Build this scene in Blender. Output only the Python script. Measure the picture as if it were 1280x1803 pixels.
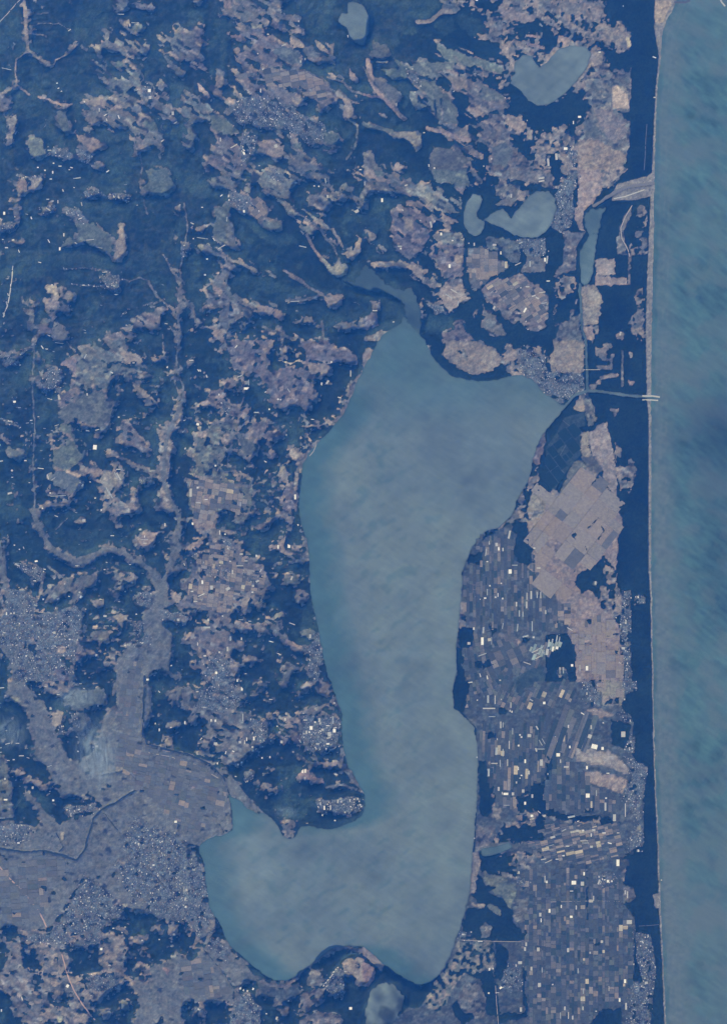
import bpy, math, random
import numpy as np
# A coastal lowland seen from above through 40 km of blue air. x east, y north, metres; 1 survey cell = 12 m.
CELL, OX, OY = 12.0, 640.0, 901.5
scene = bpy.context.scene
for o in list(bpy.data.objects):
    bpy.data.objects.remove(o)
# ------------------------------------------------------------------ camera
CAM_Z = 40000.0
cam_data = bpy.data.cameras.new("camera")
cam = bpy.data.objects.new("camera", cam_data)
scene.collection.objects.link(cam)
scene.camera = cam
cam.location = (0, 0, CAM_Z)
cam_data.sensor_fit = 'VERTICAL'
cam_data.sensor_height = 36.0
cam_data.lens = 36.0 * CAM_Z / (1803 * CELL)
cam_data.clip_start = 100.0
cam_data.clip_end = 250000.0
# ------------------------------------------------------------------ sky, sun, exposure
SUN_EL, SUN_AZ = math.radians(36), math.radians(150)      # azimuth clockwise from north
world = bpy.data.worlds.new("World")
scene.world = world
world.use_nodes = True
wn = world.node_tree
sky = wn.nodes.new('ShaderNodeTexSky')
sky.sky_type = 'NISHITA'
sky.sun_disc = False
sky.sun_elevation = SUN_EL
sky.sun_rotation = SUN_AZ
bg = wn.nodes['Background']
bg.inputs['Strength'].default_value = 0.12
wn.links.new(sky.outputs[0], bg.inputs['Color'])
sun_data = bpy.data.lights.new("sun", 'SUN')
sun_data.energy = 4.5
sun_data.angle = math.radians(0.5)
sun_data.color = (1.0, 0.96, 0.9)
sun = bpy.data.objects.new("sun", sun_data)
scene.collection.objects.link(sun)
sun.rotation_euler = (math.pi / 2 - SUN_EL, 0, math.pi - SUN_AZ)
scene.view_settings.view_transform = 'Standard'
scene.view_settings.look = 'None'
scene.view_settings.exposure = 0.0
scene.view_settings.gamma = 1.0
scene.view_settings.use_curve_mapping = False
scene.cycles.use_denoising = True
scene.cycles.volume_bounces = 1
scene.cycles.max_bounces = 4

# measured albedo of each land cover
PAL_f = (0.007, 0.014, 0.009)
PAL_s = (0.018, 0.033, 0.026)
PAL_o = (0.112, 0.11, 0.107)
PAL_t = (0.213, 0.187, 0.162)
PAL_g = (0.095, 0.108, 0.095)
PAL_y = (0.4, 0.36, 0.27)
PAL_p = (0.106, 0.114, 0.115)
PAL_u = (0.085, 0.1, 0.11)
PAL_d = (0.057, 0.066, 0.068)
PAL_b = (0.19, 0.185, 0.175)
PAL_k = (0.032, 0.048, 0.046)
PAL_lake = (0.109, 0.149, 0.161)
PAL_teal = (0.055, 0.108, 0.118)
PAL_silt = (0.126, 0.163, 0.156)
PAL_sea = (0.056, 0.116, 0.116)
PAL_seab = (0.105, 0.135, 0.135)
PAL_canal = (0.03, 0.045, 0.06)
# Traced land cover. "@c r" = survey sheet (320 x 300 cells of 12 m each, coordinates in quarter cells);
# "@@" = whole map in cells. "k x,y ..." is a polygon of class k, "k-w x,y ..." a line w cells wide.
LAND = """
@0 0
s 600,0 800,0 780,150 740,230 640,330 560,300 520,150 560,60
s 20,0 160,0 150,200 60,260 0,180
s 230,420 420,490 600,480 640,640 520,700 360,640 240,600
t-6 180,0 190,120 190,250 205,350
t-5 205,350 260,400 320,440 380,480
t-3 380,470 400,440 480,400 545,330
o-3 500,360 550,300
t-3 205,360 130,430 120,500 125,600
t-4 125,600 60,640 0,670
t-4 125,600 220,680
t-4 280,690 350,710 420,740 520,745
o-2 215,115 360,105
o-2 215,190 300,178 430,182 530,240
o-3 210,235 340,270
s-2 0,350 170,235
s-2 0,190 90,90 150,0
o 810,0 905,0 895,90 830,100 800,60
o 920,20 980,25 1060,30 1105,50 1100,80 1040,65 950,45
t 870,150 920,145 925,190 880,190
t 845,235 890,265 880,272 850,250
g 930,190 1010,180 1040,200 1010,230 930,230
o 740,300 750,230 770,235 755,320 720,350 720,380 700,395 660,370 620,340 680,320
o 780,310 900,300 1040,300 1050,400 980,415 900,380 800,370
t 870,415 910,415 905,450 870,440
o 640,480 690,425 710,470 730,430 770,450 750,515 700,510
g 820,440 870,440 870,480 820,470
o 730,540 830,550 900,560 960,490 1010,480 980,530 1000,600 940,610 900,640 920,680 820,670 760,640 750,600 830,590 720,560
o 1130,560 1155,570 1165,640 1140,680 1115,650
t 600,695 660,690 715,710 700,745 650,735 590,725
o 740,670 960,690 1040,700 1040,740 970,750 860,760 830,740 750,760 740,710
t 800,735 860,740 870,770 820,765
o 1060,720 1110,700 1160,730 1230,760 1250,860 1180,820 1150,780 1080,770
o 610,790 700,770 880,780 1020,800 1100,850 1110,910 1180,1000 1140,990 1140,1130 1120,1130 1130,1000 1090,960 1050,1070 1020,1020 950,920 900,890 840,910 720,880 620,850
g 1020,860 1100,850 1110,910 1070,920 1020,900
t 960,870 1000,805 1030,810 980,875
t 530,930 600,970 680,975 700,1000 770,1045 740,1065 640,1060 590,1010
o 580,930 620,880 650,900 640,960 590,950
s 230,720 290,800 320,900 300,960 230,940 210,800
g 400,790 470,790 490,900 540,930 480,970 420,900
s 340,900 400,880 410,990 360,1000
o 0,690 90,680 80,780 60,800 0,780
t 90,820 125,830 110,930 80,1030 50,1020 80,930 60,860
u 540,1050 620,1060 660,1110 620,1160 560,1140
g 200,960 300,980 330,1100 270,1150 210,1080
u 340,1030 520,1080 500,1130 360,1100
o 940,920 970,1050 970,1120 940,1120 950,1000
o 680,1150 740,1170 760,1200 680,1200
o 1110,250 1170,280 1160,340 1220,440 1280,500 1280,560 1240,530 1210,460 1140,370 1150,300
o 1280,200 1240,220 1210,300 1200,350 1280,420
u 1000,610 1100,620 1090,700 1010,690
@1 0
s 860,0 1080,0 1060,200 1000,260 900,240 960,160
s 1040,300 1280,380 1240,500 1100,460
o 290,0 480,0 500,30 560,0 640,20 720,0 790,0 720,60 640,90 560,100 500,150 420,140 330,100 300,60
t 285,70 315,80 310,130 285,120
t 300,10 350,0 340,60 310,60
g 420,100 480,90 470,150 410,140
t 85,0 160,10 150,40 110,50 90,20
o 560,90 700,110 820,120 830,165 760,150 640,140 560,180
t 385,190 450,190 445,225 400,215
t 490,170 560,180 550,220 490,210
o 340,240 420,230 470,210 560,200 640,240 700,300 760,340 740,400 640,430 720,450 700,470 560,470 480,420 440,480 400,440 380,380 480,350 520,310 440,280 380,290 340,265
t 350,250 430,250 420,290 370,285
t 760,205 850,225 840,240 770,230
o 620,130 720,190 720,215 640,200
t 760,285 830,285 850,340 800,335 760,310
g 850,340 920,330 980,400 1060,400 1080,450 980,440 960,470 940,430 890,390 850,360
t 940,290 1000,310 1010,380 950,330
t 1045,310 1075,320 1065,380 1045,385
t 935,400 985,400 975,470 945,450
g 660,340 760,330 830,390 840,440 780,450 700,410 650,380
o 0,200 80,190 150,170 160,260 210,290 150,300 120,360 130,430 90,470 20,420 0,440
g 20,230 90,210 80,300 20,320
t 120,430 180,480 160,490 115,480
s 250,0 240,140 300,180 330,300 310,500 270,480 275,300 230,150
t 345,490 400,490 390,530 350,515
o 400,560 430,510 600,500 800,490 900,500 980,560 1060,640 1100,680 1060,740 960,790 930,720 860,660 760,610 640,590 560,570
o 440,580 560,590 700,610 780,660 860,700 880,740 830,750 740,720 700,760 600,740 520,700 470,640
t 760,680 830,690 875,735 840,750 790,720
t 1180,490 1220,510 1250,560 1240,590 1200,580
t 240,580 290,540 310,570 290,620 240,620
t 230,630 290,630 290,690 240,690
t 105,590 150,610 215,680 200,690 130,650
t 330,690 390,700 380,730 330,720
t 1120,680 1200,730 1210,800 1170,840 1130,820 1150,740 1090,660
o-4 1160,840 1240,890 1235,1000 1210,1050 1160,1130
o-4 1030,550 1130,580 1200,650 1280,670
o 0,660 70,660 80,720 0,720
o 0,730 100,720 200,740 240,800 330,830 400,920 340,960 250,940 200,860 120,830 60,900 110,960 90,1000 100,1060 60,1090 20,1040 50,960 20,900 60,850 0,800
g 210,810 330,840 400,930 320,950 210,900
u 430,680 560,690 740,740 860,820 1000,860 1020,920 980,1000 880,1030 840,960 700,900 540,900 400,860 330,760
t 660,920 720,920 715,960 670,950
t 775,980 830,980 820,1010 780,1010
g 790,1010 850,1000 860,1060 800,1050
g 1000,920 1060,930 1110,980 1050,1030 1000,1010
o 240,950 330,960 440,960 430,1060 400,1160 560,1200 160,1200 160,1130 230,1060 260,1000
u 420,940 540,960 520,1060 450,1160 410,1060
t 530,1000 640,990 720,1040 700,1120 640,1110 570,1050
o 740,1080 820,1090 920,1110 940,1160 1000,1180 1000,1200 760,1200
t 980,1040 1100,1080 1090,1090 1000,1060
@2 0
s 0,0 160,0 340,160 380,240 300,260 180,200 60,200
s 180,80 360,150 440,130 540,60 560,0 640,0 500,0 300,20
t-8 380,165 470,150 560,80 640,90
o 540,0 640,0 680,40 660,100 600,70 560,60
m 640,0 780,0 800,60 880,60 940,120 1040,160 1060,240 1000,280 900,220 860,200 820,130 760,100 700,60
s 660,100 820,140 880,230 760,260 660,180
s 470,170 620,120 640,220 560,260
m 880,0 1280,0 1280,180 1240,130 1100,90 940,50
t 940,50 1100,90 1240,130 1180,150 1040,150 980,100
f 1140,160 1280,190 1280,300 1200,260
t-5 1160,250 1230,260
t-6 1160,310 1260,340
m 740,260 900,240 1000,280 1060,340 1060,420 1020,540 980,600 960,600 1010,520 1020,440 980,360 960,300 840,290
m 1040,260 1140,300 1180,360 1280,390 1240,430 1180,400 1080,350
g 60,290 160,320 190,400 120,415 20,385 80,360
g 190,400 320,470 300,560 200,570 150,520 60,480 140,500 250,490
y-4 95,445 170,445
g 320,480 380,440 640,430 640,490 500,500 560,550 480,560 380,520
g 500,300 580,340 760,400 900,440 970,470 970,530 900,500 800,460 700,470 640,440 560,400 520,360
o-2 640,400 690,460
u 300,500 380,530 410,610 340,600
g 30,560 130,560 200,620 120,640 60,590
g 140,640 220,620 290,690 260,720 170,710
t-8 30,430 50,540 60,600 130,680 200,750 290,850
t-5 0,670 60,690 120,680
g 380,560 500,570 600,700 660,760 660,870 560,870 500,800 440,700 400,640
g 320,640 400,640 440,750 380,780 330,720
f 370,650 440,650 440,740 380,720
f-3 545,700 555,840
f-3 500,700 510,820
g 490,600 530,620 520,680
t 560,530 760,540 760,580 720,600 740,640 660,620 600,560
o 730,520 780,495 840,530 850,600 960,650 1010,700 1000,770 900,790 760,790 740,700 720,640
g 830,600 950,650 990,690 890,720 830,700
t 740,760 820,750 840,800 780,830 750,800
o 780,830 860,840 900,800 980,820 1000,900 1020,1000 1100,1080 1160,1130 1180,1200 900,1200 890,1060 870,980 800,960
g 900,1040 1000,1000 1060,1080 1000,1180 910,1150
t 980,820 1060,820 1150,870 1130,950 1080,920 1000,870
t 1150,900 1190,920 1180,990 1150,980
t 640,940 730,870 740,980 690,980
t-8 450,910 560,930 650,970 740,990
t 190,940 300,930 390,940 400,1000 420,1030 370,1080 350,1020 300,980 200,980
t-7 40,880 150,920 200,950
g-7 0,880 60,900 200,930
o 340,870 400,920 410,940 380,950
m 100,800 180,830 140,850
o 720,1000 800,1050 820,1110 790,1110 740,1050
g 490,1030 560,1040 620,1060 680,1070 760,1130 700,1160 720,1200 450,1200 470,1120
g 0,1070 60,1060 100,1160 130,1200 0,1200
t 220,1150 300,1170 290,1200 200,1200
m 1200,1010 1280,950 1280,1200 1200,1200
t 1240,940 1280,930 1280,980 1250,980
@3 0
m 0,0 600,0 605,700 590,1200 0,1200
f 0,180 200,230 350,280 520,350 600,360 600,480 450,480 400,420 330,300 200,320 100,330 0,390
f 250,100 320,130 300,200 240,200
f 420,0 600,0 600,200 500,180 400,120
t 80,10 180,20 250,50 250,110 160,100 90,50
t 90,250 200,290 140,310 80,300
t 380,210 440,200 560,260 560,300 480,300 430,260
y 565,260 600,260 600,330 570,330
t 310,370 400,370 400,450 310,470 250,560 200,620 180,600 200,500 280,470
f-5 250,570 330,490 410,460
f 400,480 600,480 590,520 500,520
f 320,640 390,640 380,700
o 280,540 590,540 590,1000 560,1200 240,1200 230,980 300,820
y 470,610 500,600 580,670 590,765 470,765
f 0,750 60,720 120,660 180,630 260,660 300,700 320,780 300,860 200,900 100,880 0,960
t 330,760 470,780 500,830 560,850 570,960 480,1000 400,920
f 500,780 600,780 590,850 520,830
t 240,980 400,1000 500,1060 560,1100 540,1200 230,1200
g 260,820 380,900 380,960 280,980
f 0,1080 100,1080 140,1200 0,1200
u 120,1040 220,1060 220,1180
f 605,0 760,0 760,640 780,600 770,900 750,1200 550,1200 590,1000 600,700 605,300
@0 1
s 0,560 300,560 380,700 300,760 100,740 0,760
t 130,70 190,65 190,140 120,140
t 220,60 300,60 300,140 230,130
o 100,170 180,160 180,210 110,210
s 90,210 290,150 280,220 200,330 300,320 360,420 400,440 330,420 200,420
o 110,230 150,320 160,420 130,400 100,300
u 300,260 400,250 400,300 300,300
u 460,260 560,280 620,350 540,350 470,320
g 530,370 640,370 760,440 800,500 780,590 700,570 600,500 540,520 430,550 470,480 540,490 560,440
s 600,300 760,360 860,360 800,420 680,370
s 640,240 760,260 900,240 940,280 780,330 660,290
t 860,370 890,370 880,460 900,530 870,640 810,650 820,560 820,500 850,440
g 1000,130 1060,60 1020,0 1180,0 1240,120 1180,190 1100,180
u 780,160 940,180 900,220 800,210
u 560,160 700,140 760,190 640,190
t 320,860 360,810 410,810 420,910
t 430,820 460,810 440,900 425,900
t 470,850 500,850 560,890 520,925 460,910
t 310,900 420,925 400,970 340,980 300,940
g 440,930 490,980 510,1030 480,1040 430,980
o 180,990 250,910 270,920 250,1040 230,1130 200,1110 215,1040
o 350,1010 380,990 410,1050 360,1040
o 300,1050 350,1040 350,1090 300,1080
o 280,1110 320,1090 370,1120 360,1160 260,1180
g 370,1110 420,1090 470,1140 500,1200 380,1200
s 320,570 500,560 640,600 800,640 780,700 500,690 350,670
s 860,680 1000,560 1160,580 1200,700 1000,740
o 750,1200 860,1110 940,1100 950,1040 1060,1010 1110,960 1200,940 1280,930 1280,1010 1200,980 1140,1000 1140,1130 1120,1170 1090,1100 1050,1050 1070,1110 1100,1160 960,1130 970,1180 880,1170 800,1200
o-3 870,770 920,790 990,760 1060,790 1110,900
o-3 1160,600 1210,700 1280,780 1260,900 1280,1000
u-4 860,1030 920,980 1040,950 1160,910
u-3 520,810 700,820 780,800
u-3 460,700 620,690 780,720
u 700,740 850,740 850,880 780,850
o 1230,270 1280,240 1280,300 1240,350
o 1230,420 1260,480 1240,560
o-3 1200,1100 1260,1200
u 0,370 90,360 110,430 0,440
o 0,560 20,600 0,680
u-3 130,40 220,60 330,40
m 0,520 160,520 180,500 60,500
@1 1
o 200,100 240,30 300,0 440,0 420,60 400,120 320,140 230,120
t 450,120 495,125 490,160 445,150
u 330,150 480,180 500,250 450,320 370,250
o 470,330 500,200 540,190 570,220 520,370
o 560,240 640,270 600,330 560,390 530,370
g 560,390 620,350 700,390 710,420 620,420
g 240,280 330,220 350,240 330,340 350,420 340,500 260,500 220,440 240,340
g 320,370 360,370 395,560 340,560 310,470
o 500,0 720,0 800,60 810,110 720,160 790,220 830,330 740,300 700,220 620,170 540,90 480,40
u 600,10 720,20 720,90 640,70
s 480,320 600,420 760,450 820,520 700,550 600,510 520,440 400,340
s 20,0 220,60 200,200 80,200
s 700,280 860,360 900,400 800,380
o 800,0 1000,30 1050,60 1040,120 960,110 880,60
o 870,210 960,160 1000,140 1040,270 960,260 900,220
o 1030,190 1100,130 1160,90 1200,160 1200,240 1250,310 1200,290 1160,240 1060,210
o 1250,190 1280,150 1280,310 1240,290
t-5 880,460 930,560 1000,640
t 980,610 1060,680 1150,660 1180,710 1120,760 1060,730 1000,670
g 830,390 900,400 930,460 870,450
o-4 860,280 960,350 1060,430
t-5 1060,420 1100,480 1130,540
o-2 970,340 1000,290
t 1130,590 1220,560 1240,480 1270,500 1270,580 1200,640
s 1120,360 1200,500 1120,440
o 100,550 150,520 250,580 330,600 340,650 380,690 340,730 320,800 350,880 400,940 360,1010 340,1060 330,1120 290,1180 240,1170 190,1100 260,1060 270,960 170,950 200,850 260,870 230,800 220,740 290,720 290,660 240,600 160,580
t 100,550 150,520 160,570
t 230,795 290,870 260,880
g 320,740 360,880 400,940 360,940 310,860
o 120,400 200,380 210,420 140,430
t-6 340,630 430,660 530,710
o 360,930 460,940 500,920 530,960 520,1010 480,1080 450,1010 420,990 390,1070 340,1070
t 540,960 600,950 650,975 640,1020 550,1010
t 650,980 700,1000 730,1060 700,1070 650,1025
t 190,1090 240,1110 300,1150 290,1180 230,1170
s 440,700 600,760 860,860 760,880 560,800
o-4 720,710 800,750 900,830 990,870
o-5 740,920 860,910 990,880
t 1000,890 1140,880 1130,950 1080,980 1010,920
s 1160,740 1280,780 1280,900 1180,900
o 1060,1090 1180,1080 1280,1030 1280,1130 1150,1120
o-5 580,1110 700,1150 800,1200
t 860,1030 930,1030 920,1070 870,1060
o-5 990,1070 1000,1200
o 40,920 90,950 110,1060 80,1060 70,980
t 140,840 180,830 190,890 150,860
u 0,500 60,520 40,600 0,580
@2 1
g 480,0 720,0 740,110 640,90 500,80
t 0,0 60,20 160,60 140,100 60,60 0,40
g 60,0 130,0 150,50 100,40
o 0,70 160,90 270,90 330,80 400,110 330,160 230,170 140,160 60,180 0,180
o 200,0 270,0 250,90 170,80
o 200,300 240,240 400,290 470,330 480,400 440,440 470,470 420,560 340,610 230,570 200,480 200,380
t 280,330 350,340 350,420 290,420
o 300,100 430,100 520,110 620,170 700,190 680,290 540,300 480,290 400,200 320,150
t 410,170 470,150 480,210 450,240
t 660,110 720,140 700,165 650,150
g 640,90 720,100 720,130 640,120
o 300,200 380,220 390,270 300,240
o-4 500,340 600,370 600,400
t-4 560,320 660,370
o 780,0 850,100 800,90 760,20
o 880,0 1280,0 1280,90 1180,90 1060,60 900,30
o 930,110 1110,110 1090,200 1040,250 930,250
f 930,190 965,190 960,225 930,225
m 1060,260 1180,180 1280,160 1100,140
o 480,450 680,430 700,500 680,530 500,490
o 470,550 500,520 700,520 700,760 600,750 540,700 520,620 480,600
f 495,540 525,540 525,590 495,590
f 540,540 600,560 590,600 550,580
t 640,590 700,590 690,650 640,640
o 725,560 860,540 1040,660 900,770 770,850 740,770
t 730,690 920,700 910,750 880,780 760,740
o 850,480 900,470 1090,490 1100,640 1060,660 960,580 880,550
u 1090,480 1280,480 1280,600 1170,620 1100,560
o 1110,720 1150,600 1280,620 1280,720
f 1130,720 1280,720 1280,820 1220,790
t 500,880 560,810 640,820 700,800 720,860 760,900 700,920 640,970 600,1010 560,920
o 590,760 700,770 700,800 600,800
o 760,870 900,780 1100,720 1200,800 1280,850 1280,1110 1160,1120 1100,1020 1060,1080 960,1000 880,920 830,840
f 930,820 970,820 960,870 930,860
f 1000,830 1060,840 1030,880
f 1060,950 1110,980 1100,1010 1060,980
f 980,780 1020,790 1010,810
f-4 850,880 900,960 1010,1040
o 820,910 880,1000 980,1080 1000,1170 860,1130 820,1060 870,1040
o 540,1140 640,1120 640,1060 700,1060 720,1130 760,1200 560,1200
m 400,880 450,1000 460,1090 400,1040
u 440,940 540,960 600,1020 520,1010
s 470,1020 620,1020 640,1130 480,1160 400,1100
m 0,640 100,640 180,640 340,640 380,680 440,720 520,790 480,840 400,780 330,700 260,680 200,740 120,700 60,680
f 170,690 340,690 340,800 250,820 180,770
t 30,420 90,450 90,490 40,500
t-3 110,540 140,590
s-4 150,420 200,560 230,620
o 40,920 120,920 120,980 60,990
o 0,1040 60,1000 110,1030 100,1100 0,1130
o 0,1170 130,1130 240,1130 330,1040 340,1150 180,1200 0,1200
m 760,1000 800,960 780,1060
f-4 713,540 715,780 760,860
f-3 850,550 1050,670 900,760 780,870
@3 1
m 0,0 180,0 170,140 0,120
f 30,0 160,0 160,120 60,90
u 60,170 180,0 240,0 190,160 200,280 180,400 100,440 30,400 80,260
t 230,0 400,0 400,170 330,230 270,280 260,350 290,440 240,420 200,340 240,100
o 120,430 290,440 220,540 215,700 100,740 60,720 120,640 130,530
m 60,740 215,740 220,960 160,1080 60,1100
f 80,900 180,900 160,1060 60,1080
o 100,1100 240,1000 250,1200 60,1200
t 240,820 340,800 400,880 380,1080 270,1090 240,960
t 270,1095 340,1095 350,1200 280,1200
m 345,1090 400,1100 400,1200 350,1200
f 450,220 600,240 590,290 530,350 490,480 500,610 360,600 400,400
o 600,240 540,350 490,500 510,600 570,600 550,480 600,330
f 610,250 650,250 640,400 610,520 560,500 550,420 600,320
m 650,240 710,230 710,600 600,600 580,540 640,420
t 350,620 490,620 490,740 350,740
t 350,740 580,760 580,820 480,810 350,810
f 490,620 570,620 570,760 490,730
o-6 590,600 595,800
f 600,610 690,600 680,760 650,820 600,820
f 410,810 620,850 650,980 580,1080 640,1200 370,1200 380,1050 410,950
m 500,1140 550,1130 550,1190 500,1190
m 620,850 690,820 700,1200 650,1200 580,1090 640,980
f 580,0 750,0 740,30 620,90 570,60
m 460,0 580,0 420,130 390,60
f 410,110 470,150 440,220 400,240 300,290 280,280 340,230
f-4 290,440 225,540 225,700 230,900 235,960
f-4 275,290 265,370 300,440
@0 2
o 560,60 640,40 680,0 700,60 740,0 880,0 890,70 860,120 900,160 820,150 760,160 940,200 930,260 880,300 830,220 790,230 770,330 720,340 660,310 600,340 540,330 530,210 560,130 580,90
t 860,70 990,100 1010,160 900,150 860,120
t 930,290 960,300 1070,390 1030,400 960,350
t-3 1070,400 1130,470
o 410,390 510,340 540,350 500,400 490,440 430,460 400,430
g 500,440 560,400 640,360 730,360 750,460 800,500 770,560 740,580 780,620 720,620 640,590 560,570 520,530 520,560 420,540 440,470
g 410,580 510,590 520,660 540,740 600,810 560,860 480,910 390,880 380,770 460,750 480,690
g 390,930 480,910 560,940 560,1000 540,1060 500,1070 420,1030 330,960
t-5 475,660 510,700
y-6 480,920 560,950
f 500,380 540,370 560,400 530,440 500,430
t 570,890 730,910 720,950 640,980 580,950
f 612,930 650,930 650,965 612,965
t 730,930 790,940 850,920 880,940 850,990 900,1030 830,1010 800,1040 760,1110 730,1110 740,1040 700,1000
t 540,1020 600,1010 590,1050 550,1060
o 330,1050 490,1060 480,1090 340,1080
o-6 310,1190 340,1130
o-5 340,1160 490,1150 510,1090
t 820,670 870,660 880,740 840,720
o 850,600 890,550 920,600 1000,680 1020,730 1050,790 1010,790 940,750 870,750 870,660
m 750,1100 850,1130 1000,1170 1020,1200 720,1200
o 1110,620 1200,580 1280,430 1280,560 1200,680 1240,760 1200,860 1180,980 1200,1100 1220,1200 1120,1200 1130,1080 1150,980 1130,900 1150,780
t-7 1200,730 1240,770
o 470,140 530,115 540,200 520,260 500,180 430,180
o-3 540,80 480,10
o-4 960,910 1120,920
u 980,960 1080,960 1080,1010 1000,1010
u-4 0,110 100,110 180,80 240,40 250,0
g 60,740 200,790 160,850 80,820
o-4 0,680 90,710
u-3 0,550 100,570 200,650
u 300,190 440,200 440,300 330,380 300,340
u 20,130 120,140 60,190
s 250,430 340,430 330,500 250,500
s 80,480 130,540 60,560
m 1080,90 1190,100 1180,140 1090,150
o-6 990,230 1080,260
o-3 1240,180 1230,290 1280,410
s-3 980,450 1100,540 1140,600
@1 2
o 300,0 700,0 640,30 600,60 600,190 640,220 700,190 860,190 880,130 880,60 830,0 1010,0 1080,50 1160,60 1220,80 1240,170 1180,170 1100,150 1040,170 1080,230 960,240 900,280 960,380 940,420 870,500 820,460 740,470 660,450 600,430 640,390 600,310 540,260 430,220 370,190 330,90
f 620,0 830,0 870,60 860,120 800,160 680,170
o 690,30 720,30 710,110 690,110
o 740,40 780,50 750,110
t 800,90 830,90 825,130 810,130
f 600,60 660,60 650,220 600,190
t 880,160 1040,170 1030,230 900,230
t 420,180 460,180 450,210
t 610,0 650,0 650,50 610,50
y-2 680,140 770,160 850,140
f 1040,170 1120,150 1230,200 1200,320 1140,360 1100,560 860,580 700,500 660,470 760,480 860,500 940,440 970,360 900,280 980,240 1040,250
m 1000,260 1040,270 1040,310
o 70,400 140,430 200,420 190,350 260,340 300,280 340,270 390,300 360,330 300,340 310,440 400,470 460,440 470,520 380,540 320,500 260,460 160,460
u 290,430 350,440 330,540 290,500
o 130,540 190,540 200,600 340,580 420,590 380,620 260,620 270,680 240,750 340,700 320,730 290,760 320,810 260,870 330,950 300,970 400,1000 500,1020 490,1180 480,1200 60,1200 50,1080 120,960 40,940 110,880 60,790 120,740 90,650 190,650 200,610
t 100,645 190,655 180,680 120,680
t 60,780 110,790 100,820
t 270,680 340,700 320,720 270,710
t 150,1080 250,1090 240,1190 150,1160
g 130,980 200,1000 180,1060 120,1040
f 160,920 220,910 220,970 150,960
f 250,1060 280,1060 280,1100 250,1090
o-5 330,1010 490,1030
m 400,900 440,900 440,960 400,960
o 490,590 550,540 600,580 620,650 700,640 740,660 660,720 600,680 480,690 440,660
s 620,500 680,490 800,550 880,590 840,600 700,570
g 380,640 480,700 540,790 430,800 410,700
o 550,790 620,800 680,790 690,830 620,840
t 750,800 790,750 810,790 860,790 830,830 790,840
o 1130,480 1180,330 1240,240 1280,220 1280,300 1230,360 1160,500 1100,580 1060,580 1110,520
t-3 860,600 960,600 1060,570
o-5 950,710 880,800 820,900 790,1020 760,1100 740,1200
t 680,900 740,880 750,940 740,1000 690,950
o-2 500,1020 600,980
m 590,940 630,930 630,980
o 700,1070 760,1020 820,1080 810,1200 700,1200 740,1120
o 440,440 440,600 .
u 20,620 60,640 0,660
@2 2
o 0,60 60,60 40,200 0,230
f 440,0 590,0 560,100 650,180 780,240 900,230 1000,205 1130,210 1130,220 1000,225 900,260 800,275 640,260 540,170 470,90
t 580,0 780,0 940,60 960,110 970,170 860,230 800,250 700,220 620,160 560,100
g-5 700,60 720,110
f-4 660,70 720,110
f 800,0 1000,0 1000,80 960,110 940,70
m 1000,20 1280,60 1280,380 1130,270 1000,220 980,130
u 1100,60 1280,100 1280,380 1150,280 1100,180
o 380,30 480,40 450,100 400,70
o 1180,830 1200,700 1280,560 1280,700 1240,880 1190,860
f 1250,870 1280,760 1280,1020 1220,990
t 1170,1040 1280,1070 1280,1200 1150,1200
m 1150,970 1220,880 1240,950 1150,1150 1100,1200 1050,1200 1080,1100
@3 2
t 60,0 270,0 270,210 220,250 40,220 20,150 60,60
u 0,220 260,230 280,340 120,440 0,400
m 320,0 480,20 470,200 360,210
f 480,0 660,0 690,240 700,390 390,350 360,210 470,200
o-4 540,70 540,320
t 580,80 610,85 605,120 585,115
t 580,280 620,285 615,320 590,320
m-8 400,260 500,240
m 290,330 390,260 380,350
t 190,480 250,370 300,360 260,500
o 250,370 300,360 340,480 360,560 300,600 270,500
t 300,640 370,590 430,570 480,800 500,950 510,1130 440,1040 400,960 360,850 320,820
t 240,640 300,640 310,820 260,820
k 130,540 270,500 280,600 240,610 250,800 160,900 60,1060 0,1000 0,760 80,640
g 250,810 350,820 410,920 370,940 280,890
g 90,1080 180,880 230,830 290,890 190,1020 130,1090
t 0,1130 60,1050 130,1100 200,1010 290,890 370,940 250,1080 140,1200 0,1200
t 140,1200 250,1080 380,960 440,1050 510,1130 500,1200
f 370,920 405,915 405,975 375,960
f 350,340 640,400 690,500 720,520 710,1200 510,1200 490,800 440,570 380,470
m 440,470 510,470 490,550
m 490,700 570,810 640,870 630,960 600,1080 530,1050 500,950 490,800
f 500,820 580,830 590,880 510,870
@0 3
p-9 240,0 280,120 360,250 430,310 520,360 660,310 760,275 860,285 960,350 1050,400 1120,460
p 380,280 440,300 540,340 660,290 680,340 620,380 520,370 440,340
p 1060,400 1140,480 1180,420 1220,330 1200,220 1280,0 1280,260 1230,380 1180,450 1190,600 1180,700 1140,800 1220,860 1200,1000 1200,1110 1080,1120 1040,1200 820,1200 830,1040 900,960 1000,920 1020,860 1000,740 1060,680 1100,560 1060,480
o-6 1180,440 1280,410
p-6 0,210 20,400 50,600 80,680
o 300,580 380,520 480,520 450,480 580,450 690,470 690,520 600,540 580,600 480,600 370,640 320,620
p-4 350,390 450,470
p-3 740,130 775,250
t 530,70 570,50 630,70 590,95
o 770,0 1000,0 990,20 850,20 800,60 780,30
t 810,90 880,100 820,120
t 970,190 1030,150 1110,150 1090,230 1040,280 1000,250
t 1090,280 1120,290 1110,320
o-2 410,130 490,50
u 100,360 320,400 280,500 140,400
t 650,620 740,620 740,680 660,670
t 870,480 940,440 980,460 960,510 900,500
o 810,520 820,410 870,480 870,570 850,560
t 800,740 850,720 920,740 870,780 860,820
u 60,540 180,560 260,640 240,740 420,700 520,660 600,720 580,800 560,900 540,1060 400,1000 480,1100 560,1190 340,1200 140,1200 100,1020 0,960 0,760 40,720
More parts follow.
